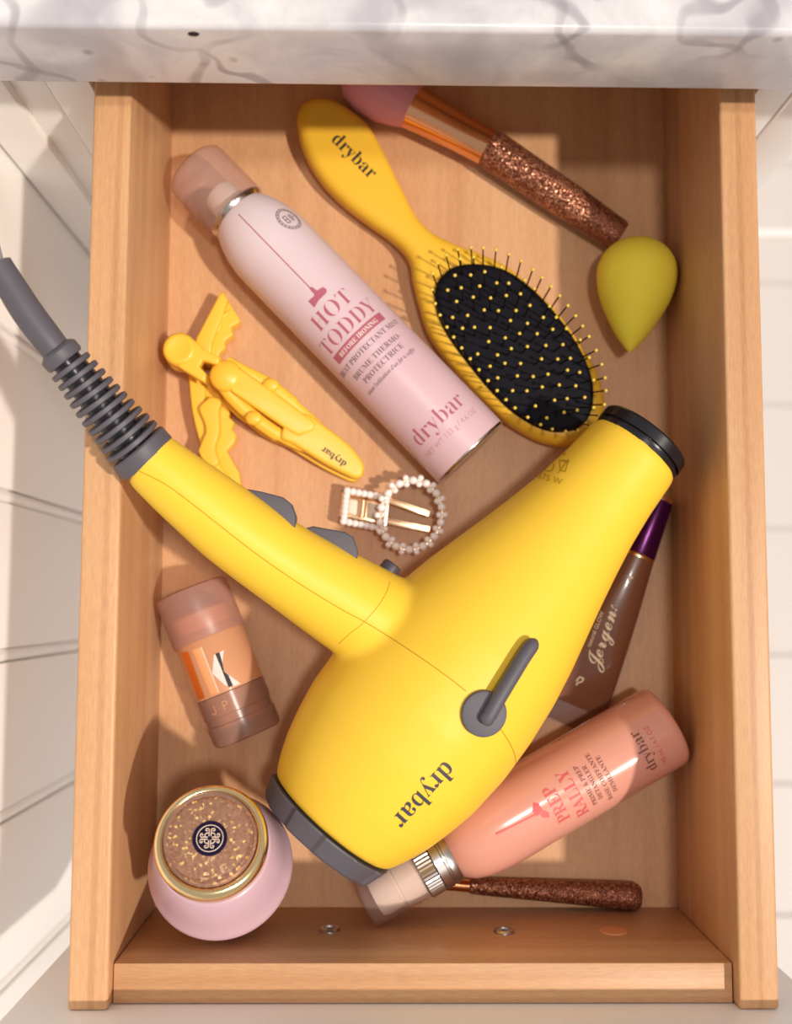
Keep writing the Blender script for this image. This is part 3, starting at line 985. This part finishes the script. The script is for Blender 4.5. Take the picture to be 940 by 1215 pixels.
# ================================================================== makeup sponge
zs = 0.0196
st0, st1 = P(747, 418, zs), P(760, 283, zs)
sg = thing('makeup_sponge', 'yellow teardrop makeup sponge against the drawer side', 'makeup sponge', Vector((st0.x + 0.002, (st0.y + st1.y) / 2 + 0.006, 0)))
u_ = (st1 - st0).length / 136
pr = cr([(0, 0, 0), (3, 4, 0), (12, 12, 0), (24, 20.5, 0), (40, 29.5, 0), (56, 37.5, 0), (72, 43, 0), (88, 46, 0), (102, 45.2, 0), (115, 39.8, 0), (125, 31, 0), (132, 19.5, 0), (135.3, 9, 0), (136, 0, 0)], 4)
part('foam', lathe(st0, st1 - st0, [(p.x * u_, max(0, p.y * u_)) for p in pr], 56), M['sponge'], sg, 180)

# ================================================================== yellow hair clips
def along_shear(p_a, z_a, p_b, z_b):
    """height that runs linearly from z_a at p_a to z_b at p_b"""
    d = (p_b - p_a).to_2d()
    return lambda co: z_a + (z_b - z_a) * ((co.to_2d() - p_a.to_2d()).dot(d) / d.dot(d))
cl = thing('hair_clip', 'yellow crocodile hair clip with printed arm lying on top of another', 'hair clip', P(310, 480, 0.0), 'yellow crocodile clips')
zc = 0.024
sh = along_shear(P(212, 413, zc), 0.0265, P(430, 560, zc), 0.0115)
arm = [(263, 449), (258, 441), (258, 431), (264, 424), (273, 426), (290, 438), (303, 445), (317, 451), (327, 458), (345, 472), (366, 490), (388, 505), (412, 523), (428, 541), (432, 552), (429, 562), (421, 565), (408, 560), (386, 549), (366, 537), (346, 525), (326, 517), (312, 509), (300, 499), (285, 489), (272, 474)]
tipp = [(338, 500), (352, 489), (366, 490), (388, 505), (412, 523), (428, 541), (432, 552), (429, 562), (421, 565), (408, 560), (386, 549), (366, 537), (346, 525), (332, 518)]
part('arm', plate([PL(tipp, zc, 3)], -0.0034, 0.0034, 0.0018, 4, sh), M['clip_yellow'], cl, 80)
def rail(pts, r):
    v = [P(x, y, zc) for x, y in pts]
    for q in v: q.z = sh(q)
    return part('rail', tube(cr(v, 6), r, 16, flat=0.62), M['clip_yellow'], cl, 80)
rail([(268, 430), (290, 441), (317, 454), (345, 475), (366, 493), (376, 502)], [0.0034] * 19 + [0.0026] * 12)
rail([(258, 446), (275, 470), (302, 495), (328, 513), (350, 524), (362, 528)], [0.0034] * 19 + [0.0026] * 12)
part('arm_spine', plate([PL([(271, 455), (285, 437), (362, 491), (374, 500), (371, 509), (354, 516), (345, 512), (275, 466)], zc)], -0.0020, 0.0044, 0.0014, 3, sh), M['clip_yellow'], cl, 80)
hc_ = P(268, 446, 0.0245)
part('arm_head', sphere(hc_, 0.0084, u=32, v=18, scale=(0.92, 0.92, 0.44)), M['clip_yellow'], cl, 180)
for x, y in ((321, 457), (301, 496)):
    part('pivot_boss', sphere(P(x, y, 0.0232), 0.0030, u=20, v=12, scale=(1.35, 1.15, 0.6)), M['clip_yellow'], cl, 180)
# the tail: a round thumb pad and its fork
ch = P(212, 413, 0.031)
part('thumb_pad', lathe(Vector((ch.x, ch.y, 0.021)), Vector((0, 0, 1)), [(0, 0.0070), (0.0008, 0.0080), (0.0075, 0.0080), (0.0092, 0.0070), (0.0094, 0.0056), (0.0090, 0.0042), (0.0090, 0)], 40), M['clip_yellow'], cl, 60)
part('fork', plate([PL([(217, 394), (231, 404), (244, 416), (262, 425), (259, 434), (246, 430), (241, 429), (237, 436), (245, 444), (244, 455), (231, 448), (218, 440), (203, 429)], 0.027)], 0.0225, 0.0290, 0.0012), M['clip_yellow'], cl, 60)
low = [(x - 4, y + 5) for x, y in arm]
part('lower_jaw', plate([PL(low, 0.012, 3)], -0.0025, 0.0025, 0.0009, 2, along_shear(P(212, 413, 0.012), 0.0165, P(430, 560, 0.012), 0.0040)), M['clip_yellow'], cl, 60)
part('lower_pad', lathe(Vector((ch.x - 0.0004, ch.y - 0.0006, 0.0150)), Vector((0, 0, 1)), [(0, 0.0070), (0.0006, 0.0078), (0.0050, 0.0078), (0.0056, 0.0072), (0.0056, 0)], 40), M['clip_yellow'], cl, 60)
cbv = bvh_of(*[o for o in cl.children if o.name.startswith('arm')])
part('lettering', apply(text2d(serif('drybar'), 34, thin=0.004), on_pixels(cbv, 398, 539, -28, -19, 0.0002)), M['ink'], cl, 0, False)

uc = thing('hair_clip', 'yellow crocodile hair clip with toothed jaws lying crosswise beneath the printed clip', 'hair clip', P(250, 460, 0.0), 'yellow crocodile clips')
zt = 0.012
part('upper_spine', plate([PL([(262, 347), (267, 349), (271, 357), (263, 380), (252, 408), (250, 432), (231, 430), (233, 402)], zt)], 0.0006, 0.0135, 0.0012), M['clip_yellow'], uc, 50)
part('upper_teeth', plate([PL([(266, 349), (275, 363), (284, 378), (282, 382), (274, 386), (274, 391), (276, 396), (267, 402), (265, 406), (267, 411), (260, 417), (258, 426), (246, 430), (250, 405), (258, 378)], zt)], 0.0008, 0.0100, 0.0009), M['clip_yellow'], uc, 50)
part('upper_ridge', tube(cr([P(x, y, 0.0102) for x, y in ((275, 369), (264, 377), (260, 390), (254, 398), (250, 412))], 4), 0.0010, 8), M['clip_yellow'], uc, 60)
part('lower_spine', plate([PL([(224, 428), (240, 434), (244, 460), (244, 500), (250, 528), (262, 552), (280, 575), (300, 598), (290, 606), (262, 580), (244, 552), (236, 522), (228, 489), (224, 450)], zt, 2)], 0.0006, 0.0125, 0.0011), M['clip_yellow'], uc, 50)
part('lower_teeth', plate([PL([(242, 440), (258, 456), (272, 486), (271, 494), (277, 500), (274, 508), (279.5, 515), (277, 524), (268, 534), (275, 546), (283, 560), (286, 582), (268, 566), (252, 534), (243, 500)], zt)], 0.0008, 0.0095, 0.0008), M['clip_yellow'], uc, 50)
part('lever', plate([PL([(241, 478), (250, 471), (259, 473), (263, 478), (260, 488), (261, 512), (255, 532), (260, 546), (256, 553), (248, 554), (243, 548), (235, 535), (244, 514), (242, 500), (236, 486)], 0.015, 2)], 0.0095, 0.0158, 0.0011), M['clip_yellow'], uc, 50)

# ================================================================== pearl clips
pearls = {}
def pearl(parent, c, r):
    if 'me' not in pearls:
        b_ = sphere(Vector((0, 0, 0)), 1, u=14, v=9)
        pearls['me'] = bpy.data.meshes.new('pearl'); b_.to_mesh(pearls['me']); b_.free()
        pearls['me'].materials.append(M['pearl']); pearls['me'].shade_smooth()
    o = bpy.data.objects.new('pearl', pearls['me'])
    o.parent = parent
    o.location = c - parent.location
    o.scale = (r, r, r)
    COL.objects.link(o)
sq = thing('pearl_clip', 'gold hair clip with a rectangle of small pearls, tucked under the oval one', 'hair clip', P(430, 604, 0.0), 'pearl hair clips')
zq = 0.0085
c4 = [(409, 578), (464, 588), (459, 632), (404, 622)]
i4 = [(415.5, 586), (457, 593), (453, 624), (411.5, 616)]
part('clip_frame', plate([PL(c4, zq), PL(i4, zq)], 0.0060, 0.0088, 0.0008), M['clip_gold'], sq, 50)
part('backing', plate([PL([(413, 588), (458, 596), (455, 622), (410, 614)], 0.003)], 0.0006, 0.0024, 0.0006), M['clip_gold'], sq, 50)
for pg in ([(414.5, 591), (426, 594), (424, 612), (412.5, 609)], [(437, 596), (451, 599), (447, 618), (435, 614)]):
    part('pad', plate([PL(pg, 0.005)], 0.0024, 0.0048, 0.0009), M['satin'], sq, 60)['label'] = 'cream pad'
part('hinge', tube([P(431.5, 594, 0.0062), P(429.5, 614, 0.0062)], 0.0016, 12), M['clip_gold'], sq, 60)
for x, y in ((411, 580), (406, 620), (462, 590), (457, 630)):
    part('post', tube([P(x, y, 0.001), P(x, y, 0.0075)], 0.0011, 8), M['clip_gold'], sq, 60)
def row(p, q, n):
    return [(p[0] + (q[0] - p[0]) * i / (n - 1), p[1] + (q[1] - p[1]) * i / (n - 1)) for i in range(n)]
for x, y in row((412, 582), (459, 590.5), 8) + row((407.5, 618.5), (456, 628), 8) + row((411, 588.5), (408.5, 612.5), 5):
    pearl(sq, P(x, y, 0.0100), 0.00190)
ov = thing('pearl_clip', 'gold hair clip with an oval ring of pearls and two gold prongs', 'hair clip', P(489, 611, 0.0), 'pearl hair clips')
zo = 0.0148
def oval(th, k=1.0):
    x, y = 36.5 * k * math.cos(th), 41.5 * k * math.sin(th)
    c, s = math.cos(0.25), math.sin(0.25)
    return 488 + x * c - y * s, 611 + x * s + y * c
ring = [P(*oval(i / 48 * 6.28318), zo - 0.0010) for i in range(49)]
part('clip_ring', tube(ring, 0.0010, 10), M['clip_gold'], ov, 60)
for (x0, y0), (x1, y1) in (((458, 592), (510, 610)), ((459, 618), (511, 628))):
    d = Vector((x1 - x0, y1 - y0)).normalized()
    nx, ny = -d.y, d.x
    for k_, w_, za, zb_ in ((0, 3.4, 0.0045, 0.0062), (-2.6, 1.2, 0.0060, 0.0082), (2.6, 1.2, 0.0060, 0.0074)):
        pg = [(x0 + nx * (k_ - w_), y0 + ny * (k_ - w_)), (x1 + nx * (k_ - w_), y1 + ny * (k_ - w_)), (x1 + nx * (k_ + w_), y1 + ny * (k_ + w_)), (x0 + nx * (k_ + w_), y0 + ny * (k_ + w_))]
        part('prong', plate([PL(pg, zb_)], za, zb_, 0.0004), M['clip_gold'], ov, 50)
part('clip_base', plate([PL([(452, 588), (462, 590), (460, 632), (450, 628)], 0.006)], 0.0030, 0.0058, 0.0006), M['clip_gold'], ov, 50)
part('post', tube([P(455, 602, 0.0056), P(452, 606, 0.0130)], 0.0014, 8), M['clip_gold'], ov, 60)
nb = 14
for i in range(nb):
    th = i / nb * 6.28318
    pearl(ov, P(*oval(th), zo + 0.0004), 0.0021)
    th += 0.5 / nb * 6.28318
    for k_ in (0.905, 1.095):
        x, y = oval(th, k_)
        pearl(ov, P(x, y, zo + 0.0002), 0.0016)

# ================================================================== makeup stick
Rs = 0.0176
k0, k1 = P(226, 699, Rs + 0.0005), P(295, 873, Rs + 0.0005)
a = (k1 - k0).normalized()
u_ = (k1 - k0).length / 187.2
ms = thing('makeup_stick', 'chunky peach makeup stick with frosted lid lying by the drawer side', 'makeup stick', Vector(((k0.x + k1.x) / 2, (k0.y + k1.y) / 2, 0)))
rb_ = 0.0166
core = part('barrel', lathe(k0, a, [(52 * u_, 0), (52 * u_, rb_ * 0.9), (58 * u_, rb_), (128 * u_, rb_), (128.5 * u_, rb_ - 0.0003), (129 * u_, 0)], 64), M['stick_body'], ms, 40)
part('balm', lathe(k0, a, [(27 * u_, 0), (27 * u_, 0.0120), (31 * u_, 0.0140), (53 * u_, 0.0142), (53 * u_, 0)], 48), M['stick_inner'], ms, 40)
part('lid', lathe(k0, a, [(0, 0), (0, Rs - 0.0016), (1.5 * u_, Rs - 0.0004), (5 * u_, Rs), (61 * u_, Rs), (62 * u_, Rs - 0.0003), (62 * u_, rb_ - 0.0004)], 64), M['stick_cap'], ms, 40)['label'] = 'frosted lid'
part('base', lathe(k0, a, [(129 * u_, 0), (129 * u_, rb_), (152 * u_, rb_), (153 * u_, rb_ - 0.0005), (162 * u_, rb_ - 0.0005), (163 * u_, rb_), (180 * u_, rb_ - 0.0001), (185 * u_, rb_ - 0.0006), (187 * u_, rb_ - 0.0018), (187 * u_, 0)], 64), M['stick_base'], ms, 30)['label'] = 'smoky see-through turning base'
part('core', lathe(k0, a, [(129.5 * u_, 0), (129.5 * u_, 0.0128), (168 * u_, 0.0118), (168 * u_, 0)], 40), M['stick_inner'], ms, 40)
sbv = bvh_of(*[o for o in ms.children if o.name.split('.')[0] in ('barrel', 'base')])
def mark(name, polys, mat, lift=0.0002):
    part(name, pix_poly(sbv, polys, 3, lift), M[mat], ms, 0, False)
mark('letter_bar', [[(215.5, 774), (223.5, 773), (243.5, 828), (236, 830)]], 'orange_foil')
mark('letter_bar', [[(228, 771), (238, 768), (259, 822), (250, 825)]], 'peach_foil')
mark('letter_edge', [[(238, 768), (239.5, 767.5), (260.5, 821.5), (259, 822)]], 'cream')
mark('letter_stroke', [[(254, 777), (256, 776), (270.5, 814), (267, 813), (252, 799)], [(260, 774), (265.5, 771.5), (263.5, 791), (262, 786)], [(266, 797), (285.5, 811), (277, 814.5), (273, 806)]], 'white_print')
mark('letter_stroke', [[(255.5, 776), (260.5, 774), (263, 783), (263.5, 791), (266, 797), (271, 801), (276.5, 813.5), (271.5, 815.5), (264, 796)]], 'ink', 0.0004)
mark('lettering', band([(267, 842), (263.5, 833), (267.5, 831.5), (269.5, 833), (268.5, 836), (265.5, 837.5)], 1.1) + band([(253.5, 838), (257, 845.5), (255.5, 848), (252, 846.5)], 1.1), 'stick_body')

# ================================================================== cream jar
C1, C2 = P(262, 1026, 0.0650), P(250, 997, 0.0990)
a = (C2 - C1).normalized()
Lj = (C2 - C1).length
cj = thing('cream_jar', 'round lavender pink jar with gold rimmed lid in the drawer corner', 'jar', Vector((C1.x, C1.y - 0.01, 0.012)))
R2 = 83 / SC(0.0645)
part('jar_body', lathe(C1, a, [(-0.045, 0), (-0.0448, 0.008), (-0.043, R2 * 0.40), (-0.036, R2 * 0.58), (-0.026, R2 * 0.74), (-0.015, R2 * 0.86), (-0.007, R2 * 0.935), (-0.003, R2 * 0.972), (-0.001, R2 * 0.994), (0.0, R2)] + [(0.0015, R2 * 0.996), (0.003, R2 * 0.98), (0.0045, R2 * 0.955), (0.012, R2 * 0.895), (0.020, R2 * 0.83), (Lj - 0.011, R2 * 0.755), (Lj - 0.010, R2 * 0.735), (Lj - 0.0098, R2 * 0.66), (Lj - 0.006, R2 * 0.65), (Lj - 0.006, 0)], 96), M['lavender'], cj, 60)
Rg = 66.5 / SC(0.0995)
part('lid_ring', lathe(C1, a, [(Lj - 0.0085, Rg * 0.90), (Lj - 0.0075, Rg * 0.985), (Lj - 0.0025, Rg), (Lj - 0.0005, Rg * 0.985), (Lj + 0.0012, Rg * 0.945), (Lj + 0.0017, Rg * 0.90), (Lj + 0.0012, Rg * 0.84), (Lj + 0.0002, Rg * 0.815), (Lj - 0.004, Rg * 0.81)], 96), M['gold'], cj, 60)['label'] = 'polished gold lid ring'
fd = part('lid_disc', lathe(C1, a, [(Lj - 0.006, 0), (Lj - 0.006, Rg * 0.80), (Lj + 0.0006, Rg * 0.80), (Lj + 0.0016, Rg * 0.77), (Lj + 0.0022, Rg * 0.70), (Lj + 0.0026, 0)], 80), M['flake'], cj, 50)
fd['label'] = 'clear lid top with gold flakes'
part('lid_dome', lathe(C1, a, [(Lj + 0.0008, Rg * 0.812), (Lj + 0.0034, Rg * 0.808), (Lj + 0.0044, Rg * 0.785), (Lj + 0.0040, Rg * 0.76), (Lj + 0.0030, Rg * 0.74)], 80, caps=False), M['clear'], cj, 60)['label'] = 'clear raised lid rim'
_, n, e = frame(a, Vector((0, 1, 0)))
tc_ = C1 + a * (Lj + 0.0028)
em = part('emblem_disc', lathe(C1, a, [(Lj + 0.0024, 0), (Lj + 0.0024, Rg * 0.30), (Lj + 0.0029, Rg * 0.30), (Lj + 0.0029, 0)], 48), M['navy'], cj, 40)
em['label'] = 'navy emblem with a cream four-part motif'
ux, uy = -e, n
def eq(x, y, l=0.0031): return C1 + a * (Lj + l) + (ux * x + uy * y) * Rg
bm = bmesh.new()
tube([eq(0.228 * math.cos(i / 40 * 6.28318), 0.228 * math.sin(i / 40 * 6.28318), 0.0030) for i in range(41)], Rg * 0.010, 6, bm)
# motif: four paired curls about the centre
for qd in range(4):
    c, s = math.cos(qd * math.pi / 2), math.sin(qd * math.pi / 2)
    for sg_ in (1, -1):
        for pts in ([(0.018, 0.035), (0.018, 0.155), (0.045, 0.168), (0.075, 0.160), (0.080, 0.135), (0.060, 0.125), (0.045, 0.135)], [(0.018, 0.085), (0.055, 0.090), (0.075, 0.075)]):
            tube([eq((x * sg_) * c - y * s, (x * sg_) * s + y * c) for x, y in pts], Rg * 0.0115, 6, bm)
part('emblem_motif', bm, M['cream'], em, 60)

# ================================================================== coral spray bottle
Rb = 0.0197
e0, e1 = P(792, 859, Rb + 0.0010), P(532, 1012, Rb + 0.0080)
a = (e1 - e0).normalized()
Lp = (e1 - e0).length
pb = thing('spray_bottle', 'coral pink spray bottle with white pump lying under the dryer', 'spray bottle', Vector((e0.x, e0.y, 0)))
part('bottle_body', lathe(e0, a, [(0.001, 0), (0.001, Rb - 0.004), (0.0, Rb - 0.0028), (0.0006, Rb - 0.0012), (0.0022, Rb - 0.0002), (0.004, Rb), (Lp - 0.030, Rb), (Lp - 0.020, Rb - 0.0004), (Lp - 0.012, Rb - 0.0016), (Lp - 0.006, Rb - 0.0036), (Lp - 0.0020, Rb - 0.0064), (Lp, Rb - 0.0086), (Lp, 0)], 80), M['bottle'], pb, 60)
def knurl(k, t, r): return r * (1.0 if k % 2 else 0.972)
part('collar', lathe(e0, a, [(Lp - 0.0010, 0.008), (Lp - 0.0010, 0.0126), (Lp + 0.0005, 0.0134), (Lp + 0.0022, 0.0136), (Lp + 0.0026, 0.0128), (Lp + 0.0036, 0.0128), (Lp + 0.0040, 0.0137), (Lp + 0.0078, 0.0137), (Lp + 0.0082, 0.0128), (Lp + 0.0084, 0.010)], 72), M['metal'], pb, 30)['label'] = 'silver collar'
part('knurled_ring', lathe(e0, a, [(Lp + 0.0080, 0.010), (Lp + 0.0084, 0.0136), (Lp + 0.0152, 0.0136), (Lp + 0.0158, 0.0128), (Lp + 0.0160, 0.008)], 96, rad=knurl), M['metal'], pb, 20)['label'] = 'ribbed silver ring'
part('pump_head', lathe(e0, a, [(Lp + 0.015, 0.0104), (Lp + 0.0265, 0.0104), (Lp + 0.0268, 0.0098), (Lp + 0.0276, 0.0098), (Lp + 0.0279, 0.0104), (Lp + 0.0365, 0.0101), (Lp + 0.0388, 0.0092), (Lp + 0.0392, 0)], 48), M['bottle_pump'], pb, 40)['label'] = 'white pump head'
part('overcap', lathe(e0, a, [(Lp + 0.0160, 0.0126), (Lp + 0.034, 0.0127), (Lp + 0.0425, 0.0122), (Lp + 0.0440, 0.0113), (Lp + 0.0445, 0.0095), (Lp + 0.0445, 0)], 48), M['overcap'], pb, 60)['label'] = 'clear overcap'
n = CAM - (e0 + e1) / 2
n = (n - a * n.dot(a)).normalized()
e = a.cross(n)
bs = SC(Rb * 2)
p2d = lambda x, y: ((P(x, y, 2 * Rb) - e0).dot(a), (P(x, y, 2 * Rb) - e0).dot(e))
def bottle_text(s, x, y, w, mat, h=None, thin=-0.008):
    t, u = p2d(x, y)
    part('lettering', apply(text2d(s, w / bs, h / bs if h else None, thin), on_round(e0, a, n, e, Rb, t - (h or 0) / bs / 2, u, 0.0001)), M[mat], pb, 0, False)
bottle_text(serif('PREP'), 660, 956, 46, 'coral_ink', 15, -0.001)
bottle_text(serif('RALLY'), 680, 944, 62, 'coral_ink', 15, -0.003)
bottle_text(serif('PRIME & PREP'), 695, 934, 53, 'brown_ink', 5.6, -0.002)
bottle_text(serif('DETANGLER'), 703, 930, 45, 'brown_ink', 5.6, -0.002)
bottle_text(serif('BASE COIFFANTE'), 712, 924, 64, 'brown_ink', 5.6, -0.002)
bottle_text(serif('DEMELANTE'), 720, 920, 48, 'brown_ink', 5.6, -0.002)
bottle_text(serif('drybar'), 762, 894, 52, 'brown_ink', 17, -0.008)
bottle_text('140 mL / 4.7 OZ', 779, 886, 52, 'coral_ink', 6.0, 0.0)
t_a, u_a = p2d(588, 990); t_b, u_b = p2d(636, 966)
bm = bmesh.new()
for pg in band([(u_a, t_a), (u_b, t_b)], 0.0008) + [[(u_b + x, t_b + y) for x, y in ((-0.0045, -0.0042), (-0.0022, -0.0050), (0.0004, -0.0030), (0.0035, -0.0030), (0.0050, -0.0010), (0.0020, 0.0012), (-0.0010, 0.0010), (-0.0008, -0.0010), (-0.0030, -0.0014))]]:
    bm.faces.new([bm.verts.new((x, y, 0)) for x, y in pg])
bmesh.ops.triangulate(bm, faces=bm.faces[:])
part('emblem', apply(bm, on_round(e0, a, n, e, Rb, 0, 0, 0.0001)), M['coral_ink'], pb, 0, False)

# ================================================================== bronze squeeze tube
f0, f1, f2 = P(680, 838, 0.0040), P(755, 661, 0.0095), P(786, 588, 0.0098)
sq_t = thing('squeeze_tube', 'bronze squeeze tube with purple metallic cap partly under the dryer', 'tube', Vector((f0.x, f0.y, 0)))
a = (f1 - f0).normalized()
side = a.cross(Vector((0, 0, 1))).normalized()
upv = side.cross(a).normalized()
Lt = (f1 - f0).length
bm = bmesh.new()
rings = []
NS = 40
for i in range(25):
    t = i / 24
    c = f0.lerp(f1, t)
    wv = 0.0170 + (0.0088 - 0.0170) * (t ** 1.15)
    hv = 0.0007 + 0.0083 * (1 - (1 - t) ** 2.2)
    c = Vector((c.x, c.y, max(hv + 0.0004, 0.0020 + 0.007 * t)))
    rings.append([bm.verts.new(c + side * wv * math.copysign(abs(math.cos(k / NS * 6.28318)) ** 0.9, math.cos(k / NS * 6.28318)) + upv * hv * math.sin(k / NS * 6.28318)) for k in range(NS)])
for p, q in zip(rings, rings[1:]):
    for k in range(NS):
        bm.faces.new((p[k], q[k], q[(k + 1) % NS], p[(k + 1) % NS]))
bm.faces.new(rings[0]); bm.faces.new(rings[-1])
tb = part('tube_body', bm, M['tube'], sq_t, 60)
cc = f0 - a * 0.0045
b = bmesh.new()
bmesh.ops.create_cube(b, size=1)
for v in b.verts:
    v.co = Vector((cc.x, cc.y, 0.0021)) + side * v.co.x * 0.0342 + a * v.co.y * 0.0100 + Vector((0, 0, 1)) * v.co.z * 0.0016
bmesh.ops.bevel(b, geom=b.edges[:], offset=0.0004, segments=2, affect='EDGES')
part('crimp', b, M['tube'], sq_t, 50)['label'] = 'flat crimped end'
ac = (f2 - f1).normalized()
Lk = (f2 - f1).length
part('neck_ring', lathe(f1, ac, [(-0.0010, 0.006), (-0.0008, 0.0087), (0.0004, 0.0090), (0.0013, 0.0086), (0.0014, 0.006)], 48), M['gold'], sq_t, 60)['label'] = 'thin gold ring'
part('cap', lathe(f1, ac, [(0.0012, 0), (0.0012, 0.0085), (0.002, 0.0088), (Lk - 0.003, 0.0064), (Lk - 0.0026, 0)], 48), M['purple'], sq_t, 60)['label'] = 'purple metallic cap'
part('cap_ring', lathe(f1, ac, [(Lk - 0.0030, 0), (Lk - 0.0030, 0.0066), (Lk - 0.0012, 0.0065), (Lk - 0.0004, 0.0058), (Lk - 0.0002, 0)], 48), M['gold'], sq_t, 50)['label'] = 'gold cap end'
tbv = bvh_of(tb)
part('lettering', apply(text2d(chr(0x1D4D9) + script('ergens'), 82, 25, thin=0.004, maxedge=1.6), on_pixels(tbv, 722, 757, 23, -71, 0.0005)), M['tube_ink'], sq_t, 0, False)
part('lettering', apply(text2d('natural GLOW', 44, thin=0.004), on_pixels(tbv, 709, 747, 20, -50, 0.0004)), M['tube_ink'], sq_t, 0, False)
bm = []
for xy in ([(684, 808), (688, 803), (693, 805), (690, 809), (685, 810), (684, 813)], [(746, 690), (747, 684), (751, 686)]):
    bm += band(xy, 2.0)
part('emblem', pix_poly(tbv, bm, 1, 0.00025), M['tube_ink'], sq_t, 0, False)

# ------------------------------------------------------------------ lift everything onto the real floor height
for o in list(S.objects):
    if o.parent is None:
        o.location.z += ZD
